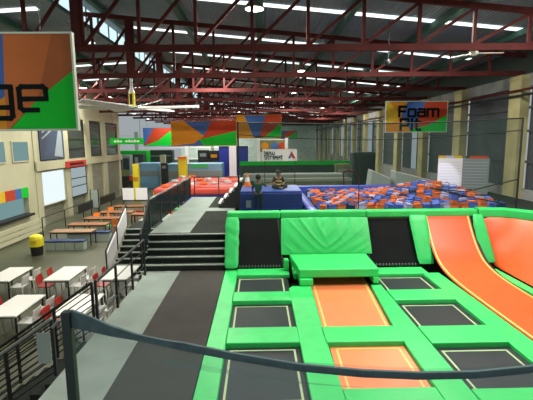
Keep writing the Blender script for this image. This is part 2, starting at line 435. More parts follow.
# small black steps at the side of the upper walkway
ss = empty('side_steps', (-1.68, 16.9, .85), 'small black steps with white nosings climbing beside the blue box', 'steps', kind='structure')
for i in range(5):
    MB().box(.22*i, 1.0, 0, 1.2, .23*i, .23*(i+1)).build('tread', 'black', ss)
    MB().box(.22*i-.01, .22*i+.10, -.01, 1.2, .23*(i+1)-.06, .23*(i+1)+.01).build('nosing', 'white', ss)
# steps from the lower walkway down to the cafe floor, descending to the left
ds = empty('steps', (-3.16, 6.05, 0), 'dark steps going down to the left from the near walkway', 'steps', kind='structure')
for i in range(9):
    MB().box(-.25*(i+1), -.25*i, 0, 1.4, FZ if i > 3 else -.172*(i+1)-.5, -.172*(i+1)).build('tread', 'stair_dark', ds)
# steps climbing from the cafe floor beside white panels
us = empty('steps', (-5.75, 15.4, FZ), 'dark flight of steps with white side panels rising from the cafe floor', 'steps', kind='structure')
for i in range(8):
    MB().box(0, 1.35, .29*i, 3.9, .18*i, .18*(i+1)).build('tread', 'stair_dark', us)
    MB().box(0, 1.35, .29*i-.01, .29*i+.07, .18*(i+1)-.03, .18*(i+1)+.006).build('nosing', 'pale_board', us)
MB().box(0, 2.3, 3.9, 5.6, 1.30, 1.44).build('landing', 'deck_light', us)
# raised deck behind the trampolines
tag(MB().box(-.62, 10.1, 12.35, 20.6, FZ, 1.30).build('raised_deck', 'stair_dark'), 'raised dark deck behind the trampolines', 'platform', kind='structure')
tag(MB().box(-.9, 8.4, 4.2, 11.0, -.9, -.35).build('trampoline_pit_floor', 'under'), 'dark floor under the trampolines', 'floor', kind='structure')

# ================================================================== TRAMPOLINES
ZM = -.045
def floor_mat(x0, x1, y0, y1, m, line, label, quad=None, inset=.11, grp=None):
    q = quad or [(x0,y0),(x1,y0),(x1,y1),(x0,y1)]
    t = empty('trampoline_mat', ((q[0][0]+q[1][0])/2, q[0][1], ZM), label, 'trampoline', grp)
    cx, cy = t.location.x, t.location.y
    MB().prism([(p[0]-cx, p[1]-cy) for p in q], 'z', -.02, 0).build('bed', m, t)
    def ins(d):
        return [(q[0][0]+d-cx, q[0][1]+d-cy), (q[1][0]-d-cx, q[1][1]+d-cy), (q[2][0]-d-cx, q[2][1]-d-cy), (q[3][0]+d-cx, q[3][1]-d-cy)]
    a, c = ins(inset), ins(inset+.035)
    b = MB()
    for i in range(4):
        j = (i+1) % 4
        b.prism([a[i], a[j], c[j], c[i]], 'z', .001, .005)
    b.build('border_line', line, t)
    b = MB()
    for i in range(4):
        p, r = Vector((*q[i],0))-Vector((cx,cy,0)), Vector((*q[(i+1)%4],0))-Vector((cx,cy,0))
        b.bar(p+Vector((0,0,-.06)), r+Vector((0,0,-.06)), .05)
    b.build('steel_frame', 'black', t)
    return t
G1, G2 = 'black floor trampolines', 'orange floor trampolines'
floor_mat(-.66, .72, 9.28, 10.64, 'black_mat', 'line_pale', 'black trampoline, far end of the left lane, below the black wall mat', grp=G1)
floor_mat(-.66, .72, 7.40, 8.80, 'black_mat', 'line_pale', 'black trampoline, middle of the left lane', grp=G1)
floor_mat(-.66, .72, 5.20, 6.88, 'black_mat', 'line_pale', 'black trampoline, near end of the left lane beside the dark walkway', grp=G1)
floor_mat(3.03, 4.40, 9.28, 10.58, 'black_mat', 'line_pale', 'black trampoline, far end of the right lane beside the green box', grp=G1)
floor_mat(3.03, 4.40, 7.36, 8.72, 'black_mat', 'line_pale', 'black trampoline, middle of the right lane', grp=G1)
floor_mat(3.03, 4.40, 5.32, 6.74, 'black_mat', 'line_pale', 'black trampoline, near end of the right lane beside the orange runway', grp=G1)
floor_mat(0,0,0,0, 'orange_mat', 'line_yellow', 'long orange trampoline in front of the green box', [(1.22,7.40),(2.55,7.40),(2.80,10.60),(1.32,10.60)], .05, G2)
floor_mat(0,0,0,0, 'orange_mat', 'line_yellow', 'short orange trampoline nearest the camera, between two green pads', [(1.19,5.42),(2.53,5.42),(2.55,6.86),(1.23,6.86)], .09, G2)

def pad(x0, x1, y0, y1, label, z0=-.10, z1=.03, grp='green floor pads', quad=None):
    q = quad or [(x0,y0),(x1,y0),(x1,y1),(x0,y1)]
    b = MB().prism(q, 'z', z0, z1)
    o = b.build('floor_pad', 'green', bevel=.02, seg=3)
    for p in o.data.polygons: p.use_smooth = True
    wn = o.modifiers.new('wn', 'WEIGHTED_NORMAL')
    return tag(o, label, 'pad', grp)
pad(-.965, -.62, 4.2, 11.14, 'long green edge pad between the dark walkway and the left lane')
pad(.70, 1.20, 4.2, 10.2, 'long green pad between the left lane and the orange mats',
    quad=[(.70,4.2),(1.17,4.2),(1.20,7.4),(1.27,9.78),(.80,9.78),(.70,9.6)])
pad(2.55, 3.02, 4.2, 9.7, 'long green pad between the orange mats and the right lane',
    quad=[(2.53,4.2),(3.02,4.2),(3.02,9.78),(2.76,9.78),(2.57,7.4)])
pad(4.40, 4.86, 4.2, 10.64, 'long green pad between the right lane and the orange runway')
pad(-.62, .70, 8.78, 9.34, 'green cross pad, farther of two in the left lane', -.06, .06)
pad(-.62, .70, 6.84, 7.46, 'green cross pad, nearer of two in the left lane', -.06, .06)
pad(-.62, .80, 10.60, 11.14, 'green cross pad at the foot of the left black wall mat', -.06, .05)
pad(1.17, 2.57, 6.82, 7.44, 'green cross pad between the two orange mats', -.06, .06)
pad(1.17, 2.53, 4.2, 5.46, 'green cross pad at the near end of the orange lane', -.06, .05)
pad(3.02, 4.40, 8.70, 9.34, 'green cross pad, farther of two in the right lane', -.06, .06)
pad(3.02, 4.40, 6.72, 7.40, 'green cross pad, nearer of two in the right lane', -.06, .06)
pad(3.02, 4.40, 4.2, 5.40, 'green cross pad at the near end of the right lane', -.06, .05)
pad(3.05, 4.55, 10.54, 11.10, 'green cross pad at the foot of the right black wall mat', -.06, .05)
pad(6.34, 6.58, 4.2, 10.9, 'narrow green pad between the orange runway and the orange side wall')

# orange runway, flat then curving up the wall
prof = [(4.2,-.02),(6.5,-.01),(8.4,0),(9.4,.02),(10.0,.06),(10.45,.13),(10.85,.26),(11.2,.50),(11.5,.82),(11.78,1.20),(11.86,1.34)]
def refine(p, n=3):
    out = []
    for i in range(len(p)-1):
        a, b_, c_, d_ = p[max(i-1,0)], p[i], p[i+1], p[min(i+2,len(p)-1)]
        for k in range(n):
            t = k/n
            out.append(tuple(.5*((2*b_[q])+(-a[q]+c_[q])*t+(2*a[q]-5*b_[q]+4*c_[q]-d_[q])*t*t+(-a[q]+3*b_[q]-3*c_[q]+d_[q])*t**3) for q in (0,1)))
    return out+[p[-1]]
prof = refine(prof)
pn_ = []
for i, (y, z) in enumerate(prof):
    a, c = prof[max(i-1, 0)], prof[min(i+1, len(prof)-1)]; l_ = math.hypot(c[0]-a[0], c[1]-a[1])
    pn_.append((y, z, (c[1]-a[1])/l_, (c[0]-a[0])/l_))
rw = empty('runway', (4.87, 4.2, 0), 'long orange runway curving up the back wall, with yellow edge lines', 'trampoline')
RX0, RX1 = 4.885, 6.22
MB().slab([[(RX0-4.87+(RX1-RX0)*j/4, y-4.2, z) for j in range(5)] for y, z in prof], .03).build('bed', 'orange_slope', rw, smooth=True)
for s, x in enumerate((RX0+.03, RX1-.075)):
    MB().slab([[(x-4.87, y-4.2-ny*.038, z+nz*.038), (x+.045-4.87, y-4.2-ny*.038, z+nz*.038)] for y, z, ny, nz in pn_], .002).build('edge_line', 'line_yellow', rw, smooth=True)
MB().slab([[(RX1+.005-4.87, y-4.2, z-.05), (RX1+.10-4.87, y-4.2, z-.05)] for y, z in prof], .03).build('gap_strip', 'black', rw, smooth=True)

# sloping back wall: from (y 11.2, z 0) to (y 11.88, z 1.33)
YW0, YW1, ZW = 11.16, 11.88, 1.33
def wallpt(t, off=0): return (YW0+(YW1-YW0)*t-off*.88, .03+(ZW-.03)*t+off*.47)
tag(MB().prism([(YW0+.12,-.3),(YW1+.1,-.3),(YW1+.1,ZW-.05),(YW1,ZW-.05)], 'x', -.9, 7.6).build('trampoline_wall_frame', 'under'), 'dark frame behind the sloping trampoline wall', 'frame', kind='structure')
def wall_mat(x0, x1, xt0, xt1, label):
    t = empty('wall_mat', ((x0+x1)/2, YW0, 0), label, 'trampoline', 'black wall trampolines')
    cx = t.location.x
    def P(x, tt, off): y, z = wallpt(tt, off); return (x-cx, y-YW0, z)
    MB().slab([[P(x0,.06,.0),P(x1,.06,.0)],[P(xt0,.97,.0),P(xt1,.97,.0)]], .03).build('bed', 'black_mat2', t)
    b = MB()
    for a, c in (((x0,.04),(x1,.04)),((xt0,.98),(xt1,.98)),((x0,.04),(xt0,.98)),((x1,.04),(xt1,.98))):
        b.bar(P(a[0],a[1],.01), P(c[0],c[1],.01), .05)
    b.build('frame_edge', 'black', t)
    b = MB()
    for i in range(14):
        x = x0+.1+(x1-x0-.2)*i/13
        b.bar(P(x,.03,.03), P(x,.07,.03), .018)
    b.build('spring_hooks', 'steel', t)
    return t
wall_mat(-.66, .66, -.64, .55, 'black sloping wall trampoline left of the wrinkled green cover')
wall_mat(3.12, 4.52, 3.15, 4.42, 'black sloping wall trampoline right of the wrinkled green cover')
def wall_pad(x0, x1, xt0, xt1, label, t0=.02, t1=1, th=.09, wr=0, off=.035):
    rows = []
    N, K = 30, 12
    for i in range(N+1):
        tt = t0+(t1-t0)*i/N; r = []
        for j in range(K+1):
            u = j/K
            x = (x0+(x1-x0)*u)*(1-i/N)+(xt0+(xt1-xt0)*u)*(i/N)
            edge = min(1, 11*min(u, 1-u)+.001)*min(1, 12*min(i/N, 1-i/N)+.001)
            wob = wr*math.sin(tt*26+u*2.2+x0)*(.5+.5*math.sin(tt*9+3*u))
            y, z = wallpt(tt, off+.022*math.sqrt(edge)+wob*edge)
            r.append((x, y, z))
        rows.append(r)
    o = MB().slab(rows, th).build('wall_pad', 'green2', smooth=True)
    return tag(o, label, 'pad', 'green pads on the sloping wall')
wall_pad(-.93, -.66, -.92, -.64, 'narrow creased green pad at the left end of the sloping wall', wr=.009)
wall_pad(4.53, 4.88, 4.43, 4.88, 'green pad between the right black wall mat and the runway', t0=.05)
wall_pad(6.335, 6.63, 6.335, 6.54, 'green pad between the runway and the orange side wall', t0=.06, wr=.006)
# padded top strip
def top_strip(x0, x1, y, label, x1b=None, yb=None):
    o = MB().box(x0, x1, y, y+.32, ZW-.01, ZW+.21).build('top_pad', 'green', bevel=.05, seg=3)
    for p in o.data.polygons: p.use_smooth = True
    o.modifiers.new('wn', 'WEIGHTED_NORMAL')
    return tag(o, label, 'pad', 'green top pads')
top_strip(-.95, .62, YW1-.02, 'green padded top edge above the left black wall mat')
top_strip(.625, 3.15, YW1-.02, 'green padded top edge above the wrinkled cover')
top_strip(3.155, 6.50, YW1-.02, 'green padded top edge above the right wall mat and runway')
b = MB()
tp = [(6.51,YW1-.02),(7.25,11.72),(7.75,11.15),(7.95,9.6),(8.0,6.0)]
rows = []
for (x, y), (nx, ny) in zip(tp, ((.05,1),(.3,.95),(.75,.6),(1,.1),(1,0))):
    rows.append([(x,y,ZW-.01),(x,y,ZW+.2),(x+nx*.05,y+ny*.05,ZW+.23),(x+nx*.32,y+ny*.32,ZW+.23),(x+nx*.32,y+ny*.32,ZW-.01)])
o = b.slab(rows, .02).build('top_pad', 'green', smooth=True)
tag(o, 'green padded top edge bending along the orange side wall', 'pad', 'green top pads')
# orange side wall, a warped sheet rising to the right
base = [(6.66,11.16,.04),(6.64,10.6,.03),(6.62,9.6,.03),(6.60,8.0,.03),(6.6,4.2,.03)]
top = [(6.54,11.84,ZW),(7.2,11.66,ZW),(7.7,11.1,ZW),(7.9,9.6,ZW),(7.95,4.2,ZW)]
rows = []
for i in range(9):
    u = i/8; e = u**1.25
    rows.append([(a[0]+(c[0]-a[0])*u, a[1]+(c[1]-a[1])*u, a[2]+(c[2]-a[2])*e) for a, c in zip(base, top)])
o = MB().slab(rows, .03).build('side_wall_trampoline', 'orange_slope', smooth=True)
tag(o, 'orange sloping side wall at the right edge', 'trampoline')
s = o.modifiers.new('sub', 'SUBSURF'); s.levels = 1; s.render_levels = 2
# wrinkled cover on the middle of the wall
rows = []
NX, NZ = 90, 44
for i in range(NZ+1):
    tt = .99-(.99-.26)*i/NZ; r = []
    v = i/NZ
    for j in range(NX+1):
        u = j/NX
        x = .64+(3.17-.64)*u+(.05*v*(u-.5))
        # swags hang from the two top corners toward the bottom middle
        a = abs(u-.5)*2
        phase = a*9.0+v**1.6*8.5
        f = phase*1.15+.9*math.sin(3.1*v+u*4)+.35*math.sin(7*a+5*v+2*u)
        crease = (1-abs(math.sin(f)))**1.6
        w = .040*crease*(.2+.8*a**.6)*min(1, 8*min(u, 1-u))*min(1, 7*(1-v)+.1)*(.6+.4*math.sin(2.3*f+1))
        w += .016*(1-abs(math.sin(17*u+1.5*math.sin(4*v))))**2*(1-v)*(1-a)
        w += .05*(math.sin(PI*u)**.5)*(math.sin(PI*v)**.6)
        y, z = wallpt(tt, .05+w)
        r.append((x, y, z))
    rows.append(r)
o = MB().slab(rows, .03).build('wall_cover', 'green2', smooth=True)
tag(o, 'wrinkled green vinyl cover hanging on the middle of the wall', 'cover')
# jump box in front of it
jb = empty('jump_box', (1.9, 9.85, 0), 'green padded box with open front at the foot of the wrinkled cover', 'box')
MB().prism([(-.92,0),(1.08,0),(1.12,1.40),(-1.06,1.40)], 'z', .20, .42).build('top_slab', 'green', jb, bevel=.03, seg=3)
MB().box(-.92, -.58, -.12, .35, .035, .20).build('leg', 'green', jb, bevel=.03)
MB().box(.93, 1.08, -.05, .35, .035, .20).build('leg', 'green', jb, bevel=.03)
MB().box(-1.02, -.80, .36, 1.36, .035, .20).build('side_panel', 'green', jb, bevel=.02)
MB().box(.95, 1.10, .36, 1.36, .035, .20).build('side_panel', 'green', jb, bevel=.02)
o = MB().box(.66, .80, 10.86, 11.12, .06, .36).build('corner_block', 'green', bevel=.03); tag(o, 'small green block wedged left of the jump box', 'block')

# ================================================================== FOAM PIT AND DECK
DZ = 1.30
pr = empty('pit_rim', (1.55, 12.6, DZ), 'blue padded rim around the foam cubes', 'rim')
MB().box(0, .30, 0, 5.0, 0, .13).build('rim_side', 'blue_rim', pr, bevel=.04)
MB().box(0, 6.0, 5.0, 5.4, 0, .34).build('rim_back', 'blue_rim', pr, bevel=.04)
MB().box(.10, .17, .1, 4.8, .13, .135).build('rim_stripe', 'foam_l', pr)
cube_me = {}
for key in ('foam_o', 'foam_b', 'foam_n', 'foam_l'):
    b = MB().box(-.105, .105, -.105, .105, -.105, .105)
    me_o = b.build('foam_cube', key); cube_me[key] = me_o.data; bpy.data.objects.remove(me_o)
rnd = random.Random(3)
word = {'foam_o': 'orange', 'foam_b': 'blue', 'foam_n': 'dark navy', 'foam_l': 'pale lilac'}
cnt = 0
def heap(x, y):
    return .02+.46*math.exp(-((x-6.6)/1.3)**2-((y-15.6)/1.6)**2)
MB().slab([[(1.9+6.1*j/20-1.55, 12.65+4.9*i/16-12.6, heap(1.9+6.1*j/20, 12.65+4.9*i/16)) for j in range(21)] for i in range(17)], .015).build('pit_floor', 'foam_n', loc=(1.55, 12.6, DZ), smooth=True)
tag(bpy.data.objects['pit_floor'], 'padded navy bed under the foam cubes', 'pit floor', None, 'structure')
for r in range(14):
    for c in range(20):
        x = 2.04+.30*c+rnd.uniform(-.012,.012)+(.13 if r % 2 else 0); y = 12.84+.33*r+rnd.uniform(-.02,.02)
        if cnt >= 290: continue
        key = rnd.choices(('foam_o','foam_b','foam_n','foam_l'), (.44,.28,.10,.18))[0]
        o = bpy.data.objects.new('foam_cube', cube_me[key]); COL.objects.link(o)
        tx, ty = rnd.uniform(-.22,.22), rnd.uniform(-.22,.22)
        o.location = (x, y, DZ+heap(x, y)+.105*(1+abs(tx)*.7+abs(ty)*.7)+.03); o.rotation_euler = (tx, ty, rnd.uniform(-.3,.3)+rnd.choice((0, PI/2)))
        tag(o, '%s foam cube lying loose among the cubes in the pit' % word[key], 'foam cube', '%s foam cubes in the pit' % word[key])
        cnt += 1
# blue box
bb = empty('blue_box', (.40, 13.40, DZ), 'big dark blue padded box with a paper notice, behind the green top edge', 'box')
MB().box(-1.03, 1.03, 0, 1.9, 0, .60).build('body', 'blue', bb, bevel=.04)
MB().box(-1.02, 1.02, .02, 1.88, .60, .665).build('top_cushion', 'blue_top', bb, bevel=.03)
MB().box(-.83, -.66, -.012, 0, .12, .36).build('notice', 'pale_blue', bb.children[0])
co = empty('traffic_cone', (-.42, 14.95, DZ+.665), 'orange traffic cone on the left end of the blue box', 'cone')
MB().box(-.15, .15, -.15, .15, 0, .03).build('base', 'orange', co)
MB().lathe((0,0,.03), [(.13,0),(.10,.14)]).build('cone_body', 'orange', co, smooth=True)
MB().lathe((0,0,.17), [(.10,0),(.065,.16)]).build('white_band', 'white', co, smooth=True)
MB().lathe((0,0,.33), [(.065,0),(.025,.16)]).build('cone_tip', 'orange', co, smooth=True)

# netting over the pit
NY = 12.52
pn = empty('safety_net', (0, NY, 1.56), 'dark green mesh net standing between the green top edge and the foam pit', 'net')
zt = lambda x: 2.60-.10*math.sin(PI*min(1, max(0, (x+.64)/8.7)))+.06*(x/8)
rows = [[(-.6+8.65*j/30, .03*math.sin(j*1.1), z0*zt(-.6+8.65*j/30)) for j in range(31)] for z0 in (0, .25, .5, .75, 1)]
MB().slab(rows, 0).build('mesh', 'net_far', pn)
MB().tube([(-.6+8.65*j/30, 0, zt(-.6+8.65*j/30)) for j in range(31)], .022, 6).build('top_rope', 'rope', pn)
MB().tube([(-.6+8.65*j/30, 0, zt(-.6+8.65*j/30)-.36-.12*math.sin(PI*j/30)) for j in range(31)], .014, 6).build('second_rope', 'rope', pn)
MB().tube([(5.3, 0, .55), (6.4, 0, .42), (8.05, 0, .80)], .02, 6).build('low_rope', 'rope', pn)
MB().tube([(5.3, 0, .55), (6.6, 0, .25), (7.6, 0, .04)], .02, 6).build('low_rope', 'rope', pn)
for i, (x0, z0, x1, z1, l) in enumerate(((-.62, 0, -.62, 2.62, 'left end beside the blue box'), (8.08, 0, 8.08, 2.64, 'right end behind the orange side wall'), (3.1,0,3.1,2.6,'middle, left of the foam pit sign'))):
    p = empty('net_post', (x0, NY+.06, 1.30), 'slim black net post at the %s' % l, 'post', 'net posts')
    MB().tube([(0,0,0), (0,0,z1+.26)], .03 if i < 2 else .015, 8).build('pole', 'black', p)
    MB().lathe((0,0,0), [(.10,0),(.10,.02)]).build('foot_plate', 'black', p)

# price board
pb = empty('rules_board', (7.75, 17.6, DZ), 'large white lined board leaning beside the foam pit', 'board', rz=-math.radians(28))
MB().box(0, .95, 0, .05, .12, 1.50).build('lit_half', 'white_panel', pb)  # patch of light on the board, put into the colour of this half
MB().box(.95, 1.95, 0, .05, .02, 1.50).build('unlit_half', 'grey_board', pb)
b = MB()
for i in range(9): b.box(.08, 1.88, -.012, 0, .33+.125*i, .343+.125*i)
b.build('ruled_lines', 'foam_l', pb)
for x0, x1, z0, m in ((0,.3,1.50,'sg_yellow'),(.3,.62,1.50,'foam_l'),(.62,.92,1.50,'sg_yellow'),(1.2,1.9,1.50,'sg_red'),(0,.25,.01,'sg_yellow'),(.25,.6,.01,'blue_rim'),(.6,.95,.01,'sg_yellow')):
    MB().box(x0, x1, 0, .05, z0, z0+.11).build('border_block', m, pb)
MB().box(.1, .18, .05, .12, 0, 1.5).box(1.75, 1.83, .05, .12, 0, 1.5).build('support', 'black', pb)
# pale wedges and red arch on the deck behind
vb = empty('foam_wedge', (5.3, 19.4, DZ), 'pale foam wedge standing behind the pit, left of two', 'wedge')
MB().prism([(0,0),(1.0,0),(1.0,.45),(.1,.85)], 'y', 0, .8).build('body', 'pale_board', vb, bevel=.03)
MB().prism([(.1,.86),(1.0,.46),(1.0,.49),(.1,.89)], 'y', .05, .75).build('top_cover', 'white', vb)
vb = empty('foam_wedge', (6.5, 19.3, DZ), 'pale foam wedge standing behind the pit, right of two', 'wedge')
MB().prism([(0,0),(1.7,0),(1.7,.35),(0,.8)], 'y', 0, .8).build('body', 'pale_board', vb, bevel=.03)
MB().prism([(0,.81),(1.7,.36),(1.7,.39),(0,.84)], 'y', .05, .75).build('top_cover', 'white', vb)
ra = empty('tubular_arch', (4.3, 19.6, DZ), 'bent red tube frame standing behind the far pit rim', 'frame')
MB().tube([(-.25,0,.75),(-.05,0,.85),(.3,0,.8),(.48,0,.6),(.5,0,.3),(.5,0,0)], .04, 8).build('tube', 'steel_red', ra, smooth=True)
MB().tube([(-.25,0,.75),(-.2,0,.3),(-.2,0,0)], .03, 8).build('leg', 'steel_red', ra, smooth=True)

# ================================================================== PEOPLE
def body(name, verts, edges, radii, m, parent=None, loc=(0,0,0), sub=2):
    me = bpy.data.meshes.new(name); me.from_pydata(verts, edges, []); me.update()
    o = bpy.data.objects.new(name, me); COL.objects.link(o); o.location = loc
    if parent: o.parent = parent
    sk = o.modifiers.new('skin', 'SKIN'); sk.use_smooth_shade = True
    for i, v in enumerate(me.skin_vertices[0].data):
        r = radii[i]; v.radius = r if isinstance(r, tuple) else (r, r); v.use_root = (i == 0)
    ss_ = o.modifiers.new('sub', 'SUBSURF'); ss_.levels = sub; ss_.render_levels = sub
    me.materials.append(M[m])
    return o
def hand_chain(base, d, side):   # five short finger chains from a palm
    V, E, R = [], [], []
    return V, E, R
def person(name, loc, rz, label, pose, shirt, trousers, s=1.0):
    root = empty(name, loc, label, 'person', rz=rz)
    if pose == 'stand':
        J = dict(pel=(0,0,.62), sp=(0,0,.78), ch=(0,-.01,.92), nk=(0,-.01,1.02), hd=(0,-.02,1.10), ht=(0,-.02,1.20),
                 hl=(.075,0,.58), kl=(.085,-.01,.33), al=(.085,.01,.07), tl=(.09,-.11,.035),
                 hr=(-.075,0,.58), kr=(-.085,-.01,.33), ar=(-.085,.01,.07), tr=(-.09,-.11,.035),
                 sl=(.13,0,.97), el=(.19,.01,.77), wl=(.19,-.06,.62), sr=(-.13,0,.97), er=(-.25,-.02,.86), wr_=(-.36,-.08,.91))
    else:   # sitting with crossed legs
        J = dict(pel=(0,0,.09), sp=(0,0,.22), ch=(0,-.02,.34), nk=(0,-.03,.43), hd=(0,-.05,.50), ht=(0,-.05,.60),
                 hl=(.09,-.02,.08), kl=(.26,-.18,.10), al=(.06,-.30,.055), tl=(-.02,-.33,.05),
                 hr=(-.09,-.02,.08), kr=(-.26,-.18,.10), ar=(-.04,-.24,.06), tr=(.05,-.22,.07),
                 sl=(.13,-.01,.38), el=(.20,-.06,.22), wl=(.13,-.20,.19), sr=(-.13,-.01,.38), er=(-.20,-.06,.22), wr_=(-.12,-.20,.18))
    keys = list(J); ix = {k: i for i, k in enumerate(keys)}
    E = [('pel','sp'),('sp','ch'),('ch','nk'),('nk','hd'),('hd','ht'),('pel','hl'),('hl','kl'),('kl','al'),('al','tl'),('pel','hr'),('hr','kr'),('kr','ar'),('ar','tr'),
         ('ch','sl'),('sl','el'),('el','wl'),('ch','sr'),('sr','er'),('er','wr_')]
    R = dict(pel=(.095,.075), sp=(.085,.065), ch=(.10,.07), nk=.038, hd=(.075,.085), ht=(.06,.065), hl=.065, kl=.045, al=.03, tl=.028, hr=.065, kr=.045, ar=.03, tr=.028,
             sl=.042, el=.031, wl=.021, sr=.042, er=.031, wr_=.021)
    V = [Vector(J[k]) for k in keys]; ed = [(ix[a], ix[b]) for a, b in E]; rad = [R[k] for k in keys]
    # hands: a palm and five finger chains each
    for w, e in (('wl','el'), ('wr_','er')):
        d = (Vector(J[w])-Vector(J[e])).normalized(); side = d.cross(Vector((0,0,1))).normalized()
        up = side.cross(d)
        pi = len(V); V.append(Vector(J[w])+d*.05); rad.append((.026,.014)); ed.append((ix[w], pi))
        for f, (off, ln) in enumerate(((-.024,.038),(-.008,.046),(.008,.043),(.024,.034))):
            a = len(V); V.append(V[pi]+d*.022+side*off); rad.append(.008); ed.append((pi, a))
            V.append(V[a]+d*ln*.8-up*ln*.4); rad.append(.006); ed.append((a, a+1))
        a = len(V); V.append(V[pi]-d*.012+side*.036); rad.append(.009); ed.append((pi, a))
        V.append(V[a]+d*.028+side*.012); rad.append(.007); ed.append((a, a+1))
    bd = body('body', [tuple(v) for v in V], ed, rad, 'skin', root)
    hx, hy, hz = (Vector(J['hd'])+Vector(J['ht']))/2
    # face
    for sx in (-1, 1):
        MB().lathe((0,0,0), [(.003,-.008),(.009,-.005),(.010,0),(.009,.005),(.003,.008)], 8).build('eye', 'hair', root, loc=(hx+sx*.028, hy-.082, hz+.005))
        MB().lathe((0,0,0), [(.006,-.022),(.012,-.01),(.013,.01),(.006,.022)], 8).build('ear', 'skin', root, loc=(hx+sx*.078, hy, hz))
    MB().lathe((0,0,0), [(.012,-.012),(.010,0),(.004,.022)], 8).build('nose', 'skin', root, loc=(hx, hy-.088, hz-.015))
    MB().box(-.02, .02, -.006, .004, -.004, .004).build('mouth', 'red', root, loc=(hx, hy-.080, hz-.045))
    prof = [(.088*math.cos(a), .098*math.sin(a)) for a in [i*PI/2/6 for i in range(6)]]+[(.004,.098)]
    hr = MB().lathe((0,0,0), [(.083,-.07)]+prof, 14).build('hair', 'hair', root, loc=(hx, hy+.022, hz+.018), smooth=True)
    def garment(name, ks, es, rr, m):
        id_ = {k: i for i, k in enumerate(ks)}
        body(name, [J[k] for k in ks], [(id_[a], id_[b]) for a, b in es], rr, m, root)
    garment('shirt', ['sp','pel','ch','sl','el','sr','er'], [('pel','sp'),('sp','ch'),('ch','sl'),('sl','el'),('ch','sr'),('sr','er')],
            [(.105,.085),(.108,.088),(.118,.088),.056,.044,.056,.044], shirt)
    garment('trousers', ['pel','hl','kl','al','hr','kr','ar'], [('pel','hl'),('hl','kl'),('kl','al'),('pel','hr'),('hr','kr'),('kr','ar')],
            [(.104,.086),.076,.056,.042,.076,.056,.042], trousers)
    if pose != 'stand':
        ch = Vector(J['ch'])
        MB().lathe((0,0,0), [(.112,-.02),(.118,0),(.112,.03)], 16).build('shirt_stripe', 'cloth_yellow', root, loc=(0,-.02,.26), smooth=True)
        MB().lathe((0,0,0), [(.112,-.02),(.118,0),(.112,.03)], 16).build('shirt_stripe', 'cloth_yellow', root, loc=(0,-.01,.15), smooth=True)
    return root
person('person', (-.02, 13.12, DZ), PI*.98, 'child in dark green standing at the front of the blue box, one arm out', 'stand', 'cloth_green', 'trouser')
person('person', (.66, 14.0, DZ+.672), .25, 'black-haired child in black and yellow sitting on the blue box', 'sit', 'cloth_black', 'cloth_black', .9)

# ================================================================== SIGNS
def wedge_sign(name, x0, x1, z0, z1, y, polys, label, frame='frame_pale', cables=True, text=(), ax=1.12, gap=.40):
    W, H = x1-x0, z1-z0
    t = empty(name, (x0, y, z0), label, 'sign')
    MB().box(0, W, .01, .05, 0, H).build('backing', 'black', t)
    for m, pl in polys:
        MB().prism([(p[0]*W, p[1]*H) for p in pl], 'y', -.004, .01).build('colour_field', m, t)
    f = .03
    MB().box(-f, 0, -.02, .06, -f, H+f).box(W, W+f, -.02, .06, -f, H+f).box(0, W, -.02, .06, -f, 0).box(0, W, -.02, .06, H, H+f).build('frame', frame, t)
    for tx, ux, uz, hh, stw in text:
        lettering(tx, ux*W, uz*H, -.012, hh, stw, 'sign_ink', t, gap, ax=ax)
    if cables:
        for u in (.12, .88): MB().tube([(u*W, .03, H), (u*W, .03, 6.05-z0)], .008, 5).build('hanging_cable', 'black', t)
    return t
# lounge sign close to the camera at the top left
sx0, sx1 = -7.07, -3.02
wedge_sign('hanging_sign', sx0, sx1, 3.83, 5.34, 7.0, [
    ('sg_blue', [(0,.1),(0.734,1),(0,1)]), ('sg_blue', [(0,.1),(0.475,0),(0.719,.35),(0.734,1)]),
    ('sg_orange', [(0.734,1),(0.719,.35),(0.715,.0),(0.726,.0),(0.850,.32),(0.925,1)]),
    ('sg_brown', [(0.925,1),(0.850,.32),(1.000,.62),(1.000,1)]),
    ('sg_green', [(0.850,.32),(0.741,.03),(1.000,.0),(1.000,.62)]),
    ('sg_green2', [(0.726,0),(1.000,0),(0.741,.03)]),
    ('sg_yellow', [(0,0),(0.475,0),(0,.1)]), ('sg_amber', [(0.475,0),(0.715,0),(0.719,.35)])],
    'large multicoloured lounge sign hanging at the top left corner', text=[('Lounge', .143, .205, .375, .075)], ax=1.15, gap=.36)
# foam pit sign
Yf = 20.0
a, c = spot(385.5,132,Yf), spot(447.5,101.5,Yf)
wedge_sign('hanging_sign', a.x, c.x, a.z, c.z, Yf, [
    ('sg_yellow', [(0,.25),(.18,.38),(.25,.55),(.05,1),(0,1)]), ('sg_amber', [(.05,1),(.25,.55),(.35,1)]),
    ('sg_amber', [(0,0),(.42,0),(.25,.55),(.18,.38),(0,.25)]),
    ('sg_blue', [(.35,1),(.25,.55),(.42,0),(.50,.3),(.65,1)]),
    ('sg_red', [(.65,1),(.50,.3),(.46,.12),(.68,.2),(1,.55),(1,1)]),
    ('sg_green', [(.42,0),(1,0),(1,.55),(.68,.2),(.46,.12)])],
    'multicoloured foam pit sign hanging over the foam cubes', text=[('Foam', .215, .52, .33, .11), ('Pit', .245, .07, .37, .12)])
